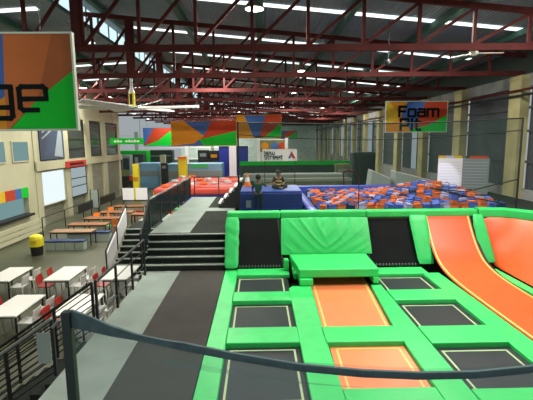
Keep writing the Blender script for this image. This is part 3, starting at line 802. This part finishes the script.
# signs hanging far down the hall
Yd = 30.0
a, c = spot(237,138,Yd), spot(281,115,Yd)
wedge_sign('hanging_sign', a.x, c.x, a.z, c.z, Yd, [
    ('sg_amber', [(0,0),(.38,0),(.17,1),(0,1)]), ('sg_blue', [(.17,1),(.38,0),(.52,.15),(.65,1)]),
    ('sg_red', [(.65,1),(.52,.15),(.60,0),(.8,.3),(1,.65),(1,1)]), ('sg_green', [(.60,0),(1,0),(1,.65),(.8,.3)])],
    'multicoloured wordless sign hanging above the white street banner', frame='sg_amber')
Ye = 40.0
a, c = spot(172,146,Ye), spot(236,121,Ye)
wedge_sign('hanging_sign', a.x, c.x, a.z, c.z, Ye, [
    ('sg_amber', [(0,0),(.10,1),(0,1)]), ('sg_amber', [(0,0),(.35,.1),(.5,.4),(.2,1),(.10,1)]), ('sg_blue', [(.2,1),(.5,.4),(.62,1)]),
    ('sg_red', [(.62,1),(.5,.4),(.42,.25),(1,.6),(1,1)]), ('sg_green', [(.42,.25),(.5,.0),(1,.0),(1,.6)]), ('sg_blue', [(0,0),(.5,0),(.42,.25),(.35,.1)])],
    'widest multicoloured sign hanging above the red play mat', frame='sg_amber')
Yg = 48.0
for (u0,v0,u1,v1,l) in ((144,146,172,128,'small multicoloured sign far back, left of the widest sign'), (281,139,297,131,'small red and green sign far back, right of the wordless sign')):
    a, c = spot(u0,v0,Yg), spot(u1,v1,Yg)
    wedge_sign('hanging_sign', a.x, c.x, a.z, c.z, Yg, [('sg_blue',[(0,0),(.35,1),(0,1)]),('sg_red',[(.35,1),(0,0),(.5,.3),(1,.9),(1,1)]),('sg_green',[(0,0),(1,0),(1,.9),(.5,.3)])], l, frame='sg_blue')
# white street banner
Yh = 24.0
a, c = spot(262.5,161,Yh), spot(297,149,Yh)
wb = empty('banner', (a.x, Yh, a.z), 'white street banner with red and blue triangle emblem behind the net', 'banner')
W, H = c.x-a.x, c.z-a.z
MB().box(0, W, 0, .03, 0, H).build('sheet', 'white', wb)
lettering('New', .10, H*.56, -.012, .15, .035, 'sign_ink', wb, .35)
lettering('Street', .10, H*.16, -.012, .17, .04, 'sign_ink', wb, .33)
MB().prism([(W*.74,H*.2),(W*.84,H*.85),(W*.87,H*.6),(W*.80,H*.2)], 'y', -.01, 0).build('emblem', 'sg_blue', wb)
MB().prism([(W*.84,H*.85),(W*.96,H*.2),(W*.88,H*.2),(W*.82,H*.45)], 'y', -.011, 0).build('emblem', 'sg_red', wb)
MB().box(.1, .14, .03, .07, FZ-a.z, H).box(W-.14, W-.10, .03, .07, FZ-a.z, H).build('support_pole', 'black', wb)
# green sign on the left far side
Yi = 36.0
a, c = spot(110,144.5,Yi), spot(143.5,138,Yi)
gs = empty('hanging_sign', (a.x, Yi, a.z), 'green sign with a row of white letters, beyond the end of the building', 'sign')
W, H = c.x-a.x, c.z-a.z
MB().box(0, W, 0, .08, 0, H).build('board', 'sg_green', gs)
b = MB()
for i in range(9):
    if i in (3,): continue
    b.box(W*(.12+.085*i), W*(.12+.085*i)+.20, -.012, 0, H*.35, H*(.72 if i % 2 else .62))
b.build('lettering', 'white', gs)
for q in (.1, .9): MB().tube([(W*q,.04,H),(W*q,.04,6.05-a.z)], .015, 5).build('hanging_cable', 'black', gs)
# red sign on the ledge, poster above
rs = MB().box(HX0+.16, HX0+.24, 28.2, 31.4, 1.9, 2.32).build('ledge_sign', 'red'); tag(rs, 'red sign strip fixed to the cream ledge', 'sign')
MB().box(HX0+.24, HX0+.25, 28.7, 30.9, 2.02, 2.20).build('lettering', 'steel_red', rs)
po = empty('poster', (HX0+.04, 25.25, 2.55), 'dark blue poster with pale wedge above the glaring shop window', 'poster')
MB().box(0, .05, 0, 3.1, 0, 2.9).build('sheet', 'navy', po)
MB().prism([(1.7,.2),(2.9,.1),(2.8,2.7),(2.3,1.6)], 'x', .05, .056).build('pale_shape', 'pale_blue', po)
b = MB()
for i in range(3): b.bar((.056, .3, 1.3+.35*i), (.056, 1.6, 1.9+.35*i), .01, .09)
b.build('lettering', 'pale_blue', po)

# ================================================================== RAILINGS
def railing(a, b_, h, label, posts=4, bars=6, m='black', infill=None, top_r=.028, h2=None, bar_r=.012, group='black railings', topm=None):
    a, b_ = Vector(a), Vector(b_)
    t = empty('railing', a, label, 'railing', group)
    d = b_-a
    up = lambda k, z: d*k+Vector((0,0,z))
    MB().tube([up(0,h), up(1,h)], top_r, 8).build('top_rail', topm or m, t)
    for i in range(posts):
        k = i/(posts-1)
        MB().bar(up(k,0), up(k,h), .045).build('post', m, t)
    for i in range(bars):
        z = h*(i+.7)/(bars+.4)
        MB().tube([up(0,z), up(1,z)], bar_r, 6).build('bar', m, t)
    if infill:
        n_ = d.cross(Vector((0,0,1))).normalized()*.012
        MB().hexa([up(0,.08)-n_, up(1,.08)-n_, up(1,.08)+n_, up(0,.08)+n_, up(0,h-.05)-n_, up(1,h-.05)-n_, up(1,h-.05)+n_, up(0,h-.05)+n_]).build('infill_mesh', infill, t)
    return t
railing((-3.13, 7.55, 0), (-3.13, 10.85, 0), .98, 'black railing along the edge of the lower walkway', 4, 2)
railing((-3.18, 7.50, 0), (-5.43, 7.50, -1.55), .98, 'sloping black railing on the far side of the steps down left', 4, 8)
r = railing((-3.20, 6.02, 0), (-5.45, 6.02, -1.55), .93, 'sloping black railing on the near side of the steps down left', 4, 8, topm='steel')
MB().box(-.24, -.03, -.035, -.025, .22, .72).build('white_plate', 'pale_board', r)
railing((-3.28, 11.1, .05), (-3.36, 12.45, .88), 1.02, 'dark mesh-filled railing sloping up beside the middle steps', 2, 0, infill='net_rail')
railing((-3.40, 12.5, .85), (-3.40, 20.3, .85), 1.0, 'long mesh-filled railing on the left of the upper walkway', 6, 1, infill='net_rail', topm='steel')
railing((-3.2, 20.33, .85), (-.8, 20.33, .85), 1.0, 'short railing across the far end of the upper walkway', 3, 3)
# flight with white panels
rl = railing((-5.82, 15.2, FZ+.1), (-5.82, 17.8, FZ+1.45), 1.0, 'railing with two white panels beside the flight from the cafe floor', 3, 1)
MB().hexa([(-.02,.03,.12),(-.02,1.18,.72),(.02,1.18,.72),(.02,.03,.12),(-.02,.03,.85),(-.02,1.18,1.46),(.02,1.18,1.46),(.02,.03,.85)]).build('white_panel', 'white_panel', rl)
MB().hexa([(-.02,1.35,.82),(-.02,2.55,1.42),(.02,2.55,1.42),(.02,1.35,.82),(-.02,1.35,1.58),(-.02,2.55,2.2),(.02,2.55,2.2),(.02,1.35,1.58)]).build('white_panel', 'white_panel', rl)
# barrier before the building
br = railing((-12.0, 22.5, FZ), (-12.0, 38.5, FZ), 1.05, 'long black handrail in front of the shop windows', 7, 1)
for y0, y1 in ((4.6, 8.0), (8.4, 11.6)):
    MB().box(-.02, .02, y0, y1, .45, 1.0).build('banner_panel', 'black', br)
# cream stepped barrier under the hatch
cb = empty('slatted_barrier', (HX0+.75, 13, FZ), 'cream slatted barrier standing under the serving hatch', 'barrier')
for i in range(3): MB().box(-.04, .04, 0, 10.6, .12+.28*i, .32+.28*i).build('slat', 'cream', cb)
for i in range(6): MB().box(-.10, -.05, 2.1*i, 2.1*i+.1, 0, .9).build('post', 'cream', cb)

# near net on a post in front of the camera
NP = 3.0
np_ = empty('net_post', (-1.475, NP, 0), 'dark square net post near the camera, lower left', 'post')
MB().box(-.034, .034, -.034, .034, 0, 2.33).build('pole', 'post_dark', np_, bevel=.006)
MB().box(-.10, .10, -.10, .10, 0, .02).build('foot_plate', 'black', np_)
MB().tube([(.0,-.01,2.27),(-.06,-.01,2.26),(-.12,.0,2.20)], .012, 6).build('clamp', 'steel', np_)
nn = empty('safety_net', (0, NP, 0), 'near grey-green net with a sagging dark top band in front of the camera', 'net')
bt = [(-1.44,2.34,2.20),(-1.3,2.285,2.165),(-1.15,2.21,2.125),(-.95,2.135,2.085),(-.75,2.085,2.035),(-.6,2.06,1.995),(-.2,1.965,1.905),(.31,1.865,1.805),(.8,1.805,1.745),(1.26,1.775,1.715),(1.7,1.775,1.715),(2.17,1.815,1.755),(2.8,1.90,1.84)]
MB().slab([[(x,-.012,z0) for x, z0, z1 in bt],[(x,-.012,z1) for x, z0, z1 in bt]], .024).build('top_band', 'teal_band', nn)
MB().slab([[(x,0,z1) for x, z0, z1 in bt],[(x,.01,.9) for x, z0, z1 in bt],[(x,.0,.05) for x, z0, z1 in bt]], 0).build('mesh', 'net_near', nn)
MB().slab([[(x,-.03,z0+min(.05,max(.0,.02+.05*x))) for x, z0, z1 in bt[5:]],[(x,-.03,z0-.005) for x, z0, z1 in bt[5:]]], 0).build('folded_edge', 'net_near', nn)
MB().slab([[(x,-.03,z1-.075) for x, z0, z1 in bt[4:9]],[(x,-.03,z1-.15+.02*i) for i, (x, z0, z1) in enumerate(bt[4:9])]], 0).build('folded_edge', 'net_near', nn)

# ================================================================== CAFE FLOOR
def make_table(label, loc, L=1.5, W=.84, topm='white_top', legm='black', grp='white cafe tables'):
    t = empty('cafe_table', loc, label, 'table', grp)
    MB().box(-W/2, W/2, -L/2, L/2, .70, .745).build('tabletop', topm, t, bevel=.01)
    for sx in (-1, 1):
        for sy in (-1, 1):
            MB().box(sx*(W/2-.06)-.02, sx*(W/2-.06)+.02, sy*(L/2-.08)-.02, sy*(L/2-.08)+.02, 0, .70).build('leg', legm, t)
    MB().box(-W/2+.06, W/2-.06, -L/2+.08, L/2-.08, .64, .70).build('apron', legm, t)
    return t
T = [(-8.55,13.65,'white table at the left edge of the picture, far row'), (-6.62,13.65,'white table with clear top in the far row, middle'), (-6.72,10.9,'white table cut by the left edge, near row'),
     (-5.0,10.9,'white table behind the walkway railing, near row'), (-4.75,13.65,'white table half hidden by the walkway railing, far row')]
tb0 = make_table(T[0][2], (T[0][0], T[0][1], FZ))
for x, y, l in T[1:]: dup(tb0, (x, y, FZ), 0, l)
def make_chair(seatm, legm, label, loc, rz, grp):
    t = empty('cafe_chair', loc, label, 'chair', grp, rz=rz)
    MB().box(-.21, .21, -.21, .21, .43, .46).build('seat', seatm, t, bevel=.012)
    MB().slab([[(-.20+.4*j/6, .20+.03*math.cos((j/3-1)*1.4)+.05*i, .50+.30*i) for j in range(7)] for i in (0, .5, 1)], .02).build('backrest', seatm, t, smooth=True)
    for sx in (-1, 1):
        MB().tube([(sx*.17,-.17,.43),(sx*.20,-.21,0)], .014, 6).build('leg', legm, t)
        MB().tube([(sx*.17,.17,.43),(sx*.20,.23,0)], .014, 6).build('leg', legm, t)
        MB().tube([(sx*.17,.19,.43),(sx*.17,.24,.60)], .012, 6).build('back_support', legm, t)
    return t
cr0 = cw0 = None
nm = ['left table of the far row','middle table of the far row','left table of the near row','railing-side table of the near row','railing-side table of the far row']
for ti, (x, y, l) in enumerate(T):
    for k, dy in enumerate((-.36, .36)):
        w = 'nearer' if k == 0 else 'farther'
        lr = '%s red cafe chair at the %s' % (w, nm[ti])
        lw = '%s white cafe chair at the %s' % (w, nm[ti])
        lx, rx = x-.50, x+.52
        if cr0 is None:
            cr0 = make_chair('red', 'steel', lr, (lx, y+dy, FZ), PI/2, 'red cafe chairs'); cw0 = make_chair('white', 'white', lw, (rx, y+dy, FZ), -PI/2, 'white cafe chairs')
        else:
            dup(cr0, (lx, y+dy, FZ), PI/2+.1*k, lr); dup(cw0, (rx, y+dy, FZ), -PI/2-.08*k, lw)
# long wooden tables with benches
wt0 = None
wl_ = ['nearest of the long wooden tables, beside the grey block bench','second long wooden table from the yellow bin','third long wooden table from the yellow bin','fourth long wooden table from the yellow bin','fifth long wooden table from the yellow bin']
for i, y in enumerate((20.55, 22.3, 24.1, 26.2, 28.6)):
    if wt0 is None:
        wt0 = make_table(wl_[0], (-9.45, y, FZ), .78, 2.1, 'wood_pale', 'stair_dark', 'long wooden tables')
    elif i == 1:
        wt1 = make_table(wl_[i], (-9.45+.1*i, y, FZ), .78, 2.1, 'wood', 'stair_dark', 'long wooden tables')
    else: dup(wt1, (-9.45+.1*i, y, FZ), 0, wl_[i])
for i, (x, y, l) in enumerate(((-6.85, 25.3, 'wooden table beyond the green chair, nearer of two'), (-6.6, 30.0, 'wooden table beyond the green chair, farther of two'), (-4.6, 23.9, 'wooden table behind the flight with white panels'))):
    t = dup(wt1, (x, y, FZ), .0, l)
bn = empty('block_bench', (-9.40, 19.62, FZ), 'grey panelled block bench with blue top, beside the yellow bin', 'bench')
for i in range(4): MB().box(-.90+.46*i, -.46+.46*i, -.2, .2, 0, .40).build('panel', 'bench_grey', bn, bevel=.01)
MB().box(-.92, .94, -.22, .22, .40, .47).build('seat', 'bench_blue', bn)
bn2 = empty('block_bench', (-9.0, 21.43, FZ), 'dark blue block bench between the two nearest wooden tables', 'bench')
MB().box(-1.1, 1.1, -.2, .2, 0, .42).build('body', 'bench_grey', bn2); MB().box(-1.12, 1.12, -.22, .22, .42, .50).build('seat', 'bench_blue', bn2)
kid = None
KC = [(-8.75,23.2,'kid_green','green chair between the second and third wooden tables'),(-8.1,23.2,'orange','orange chair just right of the green chair, between wooden tables'),(-7.75,26.4,'red','red chair behind the orange chair, at the fourth wooden table'),
      (-10.0,25.15,'orange','orange chair between the third and fourth wooden tables, left of two'),(-9.1,25.15,'orange','orange chair between the third and fourth wooden tables, right of two'),(-9.9,27.4,'orange','orange chair between the fourth and fifth wooden tables, left of two'),(-8.9,27.4,'orange','orange chair between the fourth and fifth wooden tables, right of two'),
      (-6.0,26.2,'orange','orange chair right of the far wooden table'),(-6.1,27.4,'orange','orange chair behind the far wooden table'),(-5.2,27.2,'orange','orange chair beyond the top of the white panels'),(-5.9,28.8,'kid_green','small green chair among the far wooden tables')]
for x, y, m, l in KC: make_chair(m, m, l, (x, y, FZ), 1.2*x, 'coloured plastic chairs')
bi = empty('waste_bin', (-10.35, 18.75, FZ), 'yellow-topped black waste bin standing alone on the concrete', 'bin')
MB().lathe((0,0,0), [(.25,0),(.28,.42)], 20).build('body', 'black', bi)
ld_ = MB().lathe((0,0,.42), [(.295,0),(.30,.34),(.27,.46),(.12,.54)], 20).build('lid', 'yellow', bi, smooth=False)
MB().box(-.12, .12, -.302, -.28, .58, .72).build('flap', 'sg_yellow', ld_)
y2 = empty('waste_bin', (-9.0, 36.0, FZ), 'small yellow bin far back beyond the wooden tables', 'bin')
MB().lathe((0,0,0), [(.3,0),(.33,.6)], 16).build('body', 'yellow', y2); MB().lathe((0,0,.6), [(.34,0),(.30,.3),(.1,.38)], 16).build('lid', 'yellow', y2)
# framed floor sign by the tables
fs = empty('floor_sign', (-12.6+.75, 27.9+1.6, FZ), 'white floor sign in a dark frame before the shop windows', 'sign')
MB().box(-.25, .25, -.02, .02, .5, 1.75).build('board', 'pale_board', fs); MB().box(-.3, -.25, -.03, .03, 0, 1.8).box(.25, .3, -.03, .03, 0, 1.8).box(-.3, .3, -.2, .2, 0, .03).build('frame', 'black', fs)

# ================================================================== FAR END OF THE HALL
# red play mat on a blue base
pm = empty('play_mat', (-5.0, 33, FZ), 'big red play mat on a blue base beyond the upper walkway', 'play mat')
MB().box(-3.4, 3.3, 0, 10.5, 0, .85).build('base', 'play_navy', pm)
MB().box(-3.5, 3.4, -.1, 10.6, .85, 1.42).build('mat', 'play_red', pm, bevel=.15, seg=3)
for i in range(16):
    x, y = -7.9+1.02*(i % 7)+rnd.uniform(-.2,.2), 34+(i*.62)
    o = MB().box(-.30, .30, -.22, .22, 0, .22).build('cushion', 'white' if i % 3 else 'foam_o', loc=(x, y, FZ+1.42), bevel=.06)
    o.rotation_euler.z = rnd.uniform(0, 3)
    w_ = 'white' if i % 3 else 'orange'
    tag(o, '%s cushion lying on the red play mat' % w_, 'cushion', '%s cushions on the red play mat' % w_)
wpn = empty('barrier_panels', (spot(123,199,31.4).x, 31.4, FZ), 'pair of white panels on black legs before the red play mat', 'barrier')
a, c = spot(123,200,31.4), spot(133.5,188,31.4)
b_ = spot(136,200,31.4).x-a.x; e_ = spot(147.5,200,31.4).x-a.x
MB().box(0, c.x-a.x, -.02, .02, a.z-FZ, c.z-FZ).build('white_panel', 'white_panel', wpn); MB().box(b_, e_, -.02, .02, a.z-FZ, c.z-FZ).build('white_panel', 'white_panel', wpn)
MB().box(.02, .07, .02, .06, 0, c.z-FZ).box(e_-.07, e_-.02, .02, .06, 0, c.z-FZ).box(0, e_, .02, .05, a.z-FZ-.1, a.z-FZ).build('leg_frame', 'black', wpn)
def block(name, u0, v0, u1, v1, Y, dep, m, label, cat, parts=(), base=None, grp=None):
    a, c = spot(u0, v0, Y), spot(u1, v1, Y)
    z0 = FZ if base is None else base
    t = empty(name, (a.x, Y, z0), label, cat, grp)
    W, H, zz = c.x-a.x, c.z-z0, a.z-z0
    bd_ = MB().box(0, W, 0, dep, 0, H).build('body', m, t, bevel=min(.08, W*.1, H*.1))
    for nm_, mm, f0, f1, g0, g1 in parts:
        MB().box(f0*W, f1*W, -.05, 0, g0*H, g1*H).build(nm_, mm, bd_)
    return t
block('slide_block', 138, 174, 158, 163, 45.5, 2.2, 'play_blue', 'blue foam block left of the white pillar behind the red mat', 'block', [('side_band','grey_board',0,1,.5,.7)])
block('slide_block', 166.5, 174, 222, 163.5, 45, 3, 'play_blue', 'long blue foam block behind the red mat', 'block', [('pale_band','grey_board',0,1,.45,.72),('green_patch','kid_green',.45,.75,.85,.98)])
block('play_platform', 160, 170, 210, 159, 58, 4, 'grey_board', 'pale grey platform behind the long blue block', 'platform')
block('arcade_cabinet', 198, 162, 208, 150, 52, 1.2, 'black', 'black arcade cabinet, left of two beside the white pillars', 'cabinet', [('screen','grey_board',.2,.8,.8,.9)])
block('arcade_cabinet', 209, 162, 219, 150.5, 52, 1.2, 'black', 'black arcade cabinet, right of two beside the white pillars', 'cabinet', [('screen','sg_amber',.2,.8,.78,.88)])
block('stage_rack', 149, 160, 172, 150, 54, 1.5, 'dark_board', 'long dark rack far back, left of the arcade cabinets', 'rack', [('shelf','grey_board',.05,.95,.8,.83)])
block('display_box', 178, 166, 186.5, 156.5, 44.4, .5, 'yellow', 'yellow box standing before the long blue block', 'box', [('lid','orange',0,1,.93,1.0)])
block('tyre_stack', 161, 172, 167, 163, 44.4, .5, 'black', 'dark round stack left of the long blue block', 'stack', [('rim','grey_board',.2,.8,.8,.9)])
block('backdrop_panel', 219, 165, 248, 146, 50, .4, 'play_navy', 'plain navy backdrop panel behind the bright white pillar', 'panel', [('edge','black',0,1,.97,1)])
block('kiosk', 115, 185, 131, 176, 40.5, 2, 'black', 'black kiosk with red ends beyond the building', 'kiosk', [('red_end','red',-.05,.10,.75,1.02),('red_end','red',.9,1.05,.75,1.02),('counter','olive',.1,.9,1.0,1.3)])
block('yellow_totem', 133, 184, 137.5, 164, 36, .5, 'yellow', 'tall yellow totem beside the black kiosk', 'totem', [('band','sg_amber',0,1,.55,.65)])
block('canopy_stall', 115, 156, 146, 150.5, 51, 2, 'sg_green2', 'green canopied stall far back on the left', 'stall', [('dark_front','dark_board',.02,.98,0,.82)])
block('vending_machine', 122, 166, 130, 155, 47, 1, 'grey_board', 'pale machine in front of the green stall', 'machine', [('front','dark_board',.15,.85,.55,.9)])
block('vending_machine', 133, 166, 143, 154, 48.5, 1, 'dark_board', 'dark machine in front of the green stall', 'machine', [('front','grey_board',.2,.5,.6,.9)])
# white pillars of the far end
for i, (u0, u1, v0, Y, m, l) in enumerate(((185,188,139,50,'white_panel','slim white pillar behind the yellow box'),(211,213.5,139,56,'white_panel','slim white pillar behind the arcade cabinets'),
        (232.2,235.6,124,46.5,'white_panel','tall bright white pillar right of the widest sign'),(229,233,139,46,'white_panel','short bright white panel in front of the tall white pillar'),
        (159.5,165,155,45.6,'cream','pinkish pale pillar between the two blue blocks'),(257,260,137,34,'white_panel','left white pillar behind the street banner'),(285,288,137,34,'white_panel','right white pillar behind the street banner'),
        (135,137.5,132,70,'pale_board','pale pillar on the far wall behind the green sign'))):
    a, c = spot(u0, 150, Y), spot(u1, v0, Y)
    p = empty('pillar', (a.x, Y, FZ), l, 'pillar', None, 'structure')
    MB().box(0, c.x-a.x, 0, .35, 0, c.z-FZ).build('shaft', m, p); MB().box(-.05, c.x-a.x+.05, -.05, .40, 0, .12).build('plinth', m, p)
# bands on the far wall
for v0, v1, m, l in ((137,134,'white_panel','pale strip high on the end wall'),(149,146.5,'white_panel','lower pale strip on the end wall'),(146,139.5,'kid_green','green band on the end wall')):
    a, c = spot(100, v0, 74.9), spot(250 if m != 'kid_green' else 215, v1, 74.9)
    x0 = a.x if m != 'kid_green' else spot(165,0,74.9).x
    tag(MB().box(x0, c.x, 74.75 if m == 'kid_green' else 74.9, 74.99, a.z, c.z).build('trim_1', m), l, 'trim', None, 'structure')
# things beyond the foam pit, seen through the net
block('padded_barrier', 240, 172, 350, 161, 30.2, .6, 'dark_board', 'long dark padded barrier behind the blue box', 'barrier', [('green_top','sg_green2',0,1,.93,1.01)])
block('low_platform', 243, 178, 345, 173.5, 27, 1.2, 'grey_board', 'long grey platform edge in front of the dark barrier', 'platform', [('dark_gap','dark_board',0,1,.0,.86)])
block('low_wall', 255, 186, 352, 178, 24.5, .5, 'olive', 'olive low wall in front of the grey platform', 'wall panel', [('cap','grey_board',0,1,.94,1.0)])
block('equipment_box', 336, 180, 350, 164, 28.6, 0.8, 'olive', 'olive box at the right end of the dark barrier', 'box', [('front_panel','grey_board',.15,.85,.6,.9)])
block('equipment_box', 352, 188, 376, 152, 25, .8, 'dark_board', 'tall dark cupboard left of the pale wedges', 'cupboard', [('door','black',.08,.48,.1,.95),('door','black',.52,.92,.1,.95)])
a, c = spot(258,152,35), spot(286,140,35)
pc = empty('picture_banner', (a.x, 35, a.z), 'small patterned banner between the two white pillars behind the street banner', 'banner')
W, H = c.x-a.x, c.z-a.z
MB().box(0, W, 0, .04, 0, H).build('sheet', 'olive', pc)
for u, m in ((.25,'sg_amber'),(.6,'sg_blue'),(.85,'sg_red')): MB().prism([(W*u+.32*math.cos(t*PI/6), H*.5+.32*math.sin(t*PI/6)) for t in range(12)], 'y', -.01, 0).build('printed_shape', m, pc)
MB().box(-.1, W+.1, -.02, .05, H, H+.08).build('hanging_bar', 'white', pc)

# ================================================================== LAMPS AND FANS
def make_lamp(label, loc):
    t = empty('high_bay_lamp', loc, label, 'lamp', 'high-bay lamps under the roof')
    sh = MB().lathe((0,0,0), [(.28,0),(.25,.10),(.15,.22),(.11,.30),(.11,.45),(.03,.48)], 20).build('shade', 'lamp_shell', t, smooth=True)
    MB().lathe((0,0,-.025), [(.20,0),(.265,.02)], 20).build('lens', 'lamp_glow', sh)
    MB().tube([(0,0,.48),(0,0,1.0)], .012, 5).build('hanger', 'black', t)
    return t
L = []
LZ = 7.35
def px_lamp(u, v, Y=None): 
    p = spot(u, v, 1)-Vector((0,0,3.6)); k = (LZ-3.6)/p.z; return (p.x*k, p.y*k, LZ)
LP = [(254.5,9,'high-bay lamp nearest the camera, above the trampolines'),(134,71.5,'high-bay lamp above the big ceiling fan'),(301,71,'high-bay lamp right of the roof centre, over the long orange mat'),
      (83,88,'high-bay lamp just right of the lounge sign'),(190,90,'high-bay lamp between the big fan and the roof centre'),(398,81.5,'high-bay lamp above the foam pit sign'),
      (322,108,'small high-bay lamp over the far net corner'),(328,89,'high-bay lamp up between the net corner and the foam pit sign'),(373,100,'small high-bay lamp left of the foam pit sign'),(293,93,'small high-bay lamp above the wordless sign'),
      (134,113.5,'small high-bay lamp just under the big fan'),(180,118,'small high-bay lamp above the widest sign'),(222,117.5,'small high-bay lamp left of the wordless sign'),(344,99,'small high-bay lamp midway to the right wall')]
lamp0 = None
lamp_locs = []
for u, v, l in LP:
    loc = px_lamp(u, v); lamp_locs.append(loc)
    if lamp0 is None: lamp0 = make_lamp(l, loc)
    else: dup(lamp0, loc, 0, l)
for u, v in ((83,93.5),(110,97),(148,119),(160,117),(262,103),(282,107),(268,97),(334,97),(352,92),(213,104),(203,119.5),(112,112),(240,112),(310,101),(175,101),(300,112)):
    dup(lamp0, px_lamp(u, v), 0, 'tiny far-off high-bay lamp glowing deep under the roof', 'far-off high-bay lamps')
def area(loc, size, power, col, rot=(0,0,0), shape='DISK', sy=None):
    ld = bpy.data.lights.new('lamp_or_fill', 'AREA'); ld.shape = shape; ld.size = size; ld.energy = power; ld.color = col
    if sy: ld.size_y = sy
    o = bpy.data.objects.new('lamp_or_fill', ld); COL.objects.link(o); o.location = loc; o.rotation_euler = rot
    return o
for x, y, z in lamp_locs: area((x, y, z-.06), .5, 420 if y < 34 else 260, (1, .95, .82))
# added fill lights without fixtures, for the near end, cafe and far end
for x, y, p_ in ((3.3, 6.2, 480), (-5.5, 1.5, 260), (7.0, 8.5, 480), (-8.5, 11.5, 300), (-9.0, 19.0, 330), (5.5, 13.5, 420), (-10, 26, 420), (-2.5, 41.5, 480), (-2.2, 20, 480),
                 (-10, 46, 400), (-4, 48, 300), (-10, 58, 600), (-4, 60, 500), (-9, 69, 900), (-3, 69, 900)):
    area((x, y, LZ-.06), .5, p_, (1, .97, .88))

for tgt, src, cone, e, l in (((8.1, 17.45, 2.0), spot(388,63,14.8), 9, 600, 'violet-white floodlight under the roof, aimed at the white lined board'),):
    e *= 2.2; fl = empty('floodlight', src, l, 'lamp', None)
    d = (Vector(tgt)-src).normalized(); q = d.to_track_quat('-Z', 'Y')
    hd = MB().lathe((0,0,0), [(.06,.16),(.10,.12),(.12,0)], 14).build('housing', 'black', fl, smooth=True); hd.rotation_mode = 'QUATERNION'; hd.rotation_quaternion = q
    ln = MB().lathe((0,0,-.005), [(.10,0),(.11,.01)], 14).build('lens', 'violet_glass', fl); ln.rotation_mode = 'QUATERNION'; ln.rotation_quaternion = q
    MB().tube([(0,0,.1),(0,0,roof_z(src.x)-src.z)], .012, 5).build('hanger', 'black', fl)
    ld = bpy.data.lights.new('flood', 'SPOT'); ld.energy = e; ld.color = (.80,.82,1); ld.spot_size = math.radians(cone); ld.spot_blend = .15; ld.shadow_soft_size = .08
    lo = bpy.data.objects.new('flood', ld); COL.objects.link(lo); lo.location = src+d*.1; lo.rotation_mode = 'QUATERNION'; lo.rotation_quaternion = q
# big fan
bf = empty('ceiling_fan', (-5.15, 17.3, 4.95), 'huge slow ceiling fan with yellow motor over the cafe floor', 'fan')
MB().lathe((0,0,0), [(.25,0),(.27,.05),(.2,.12)], 16).build('hub', 'white', bf)
MB().lathe((0,0,.12), [(.13,0),(.13,.52)], 12).build('motor', 'yellow', bf)
MB().box(-.05, .05, -.14, -.125, .18, .58).build('motor_vent', 'black', bf)
MB().lathe((0,0,.64), [(.14,0),(.06,.2),(.05,1.18)], 10).build('down_rod', 'white', bf)
for i in range(6):
    a_ = i*PI/3+.10
    b = MB().slab([[(.2,-.16,.02),(.2,.16,.12)],[(1.4,-.19,.02),(1.4,.19,.14)],[(2.7,-.15,.06),(2.7,.15,.17)]], .03)
    o = b.build('blade', 'white', bf); o.rotation_euler.z = a_
MB().tube([(.15,0,.3),(1.5,0,1.2)], .015, 5).build('guy_wire', 'steel', bf)
sf = empty('ceiling_fan', (6.45, 12.6, 6.12), 'small white ceiling fan under the nearest truss on the right', 'fan')
MB().lathe((0,0,0), [(.06,-.06),(.13,-.02),(.13,.05),(.05,.10)], 14).build('motor', 'white', sf)
MB().tube([(0,0,.1),(0,0,1.6)], .015, 6).build('down_rod', 'white', sf)
for i in range(3):
    o = MB().box(.12, .85, -.07, .07, .0, .015).build('blade', 'white', sf); o.rotation_euler.z = i*2*PI/3-.05

# ================================================================== WORLD, CAMERA
w = bpy.data.worlds.new('world'); SC.world = w; w.use_nodes = True
bg = w.node_tree.nodes['Background']; bg.inputs['Color'].default_value = (.86, .95, 1.0, 1); bg.inputs['Strength'].default_value = .40

cam = bpy.data.cameras.new('camera'); co = bpy.data.objects.new('camera', cam); COL.objects.link(co)
cam.sensor_width = 36; cam.lens = 410/533*36; cam.clip_start = .05; cam.clip_end = 300
R = Matrix.Rotation(math.radians(-1.05), 4, 'Z') @ Matrix.Rotation(math.radians(90-8.2), 4, 'X') @ Matrix.Rotation(math.radians(-.5), 4, 'Z')
co.matrix_world = Matrix.Translation((0,0,3.6)) @ R
SC.camera = co
SC.view_settings.view_transform = 'Standard'; SC.view_settings.look = 'None'; SC.view_settings.gamma = 1
SC.view_settings.use_curve_mapping = False; SC.view_settings.exposure = 0
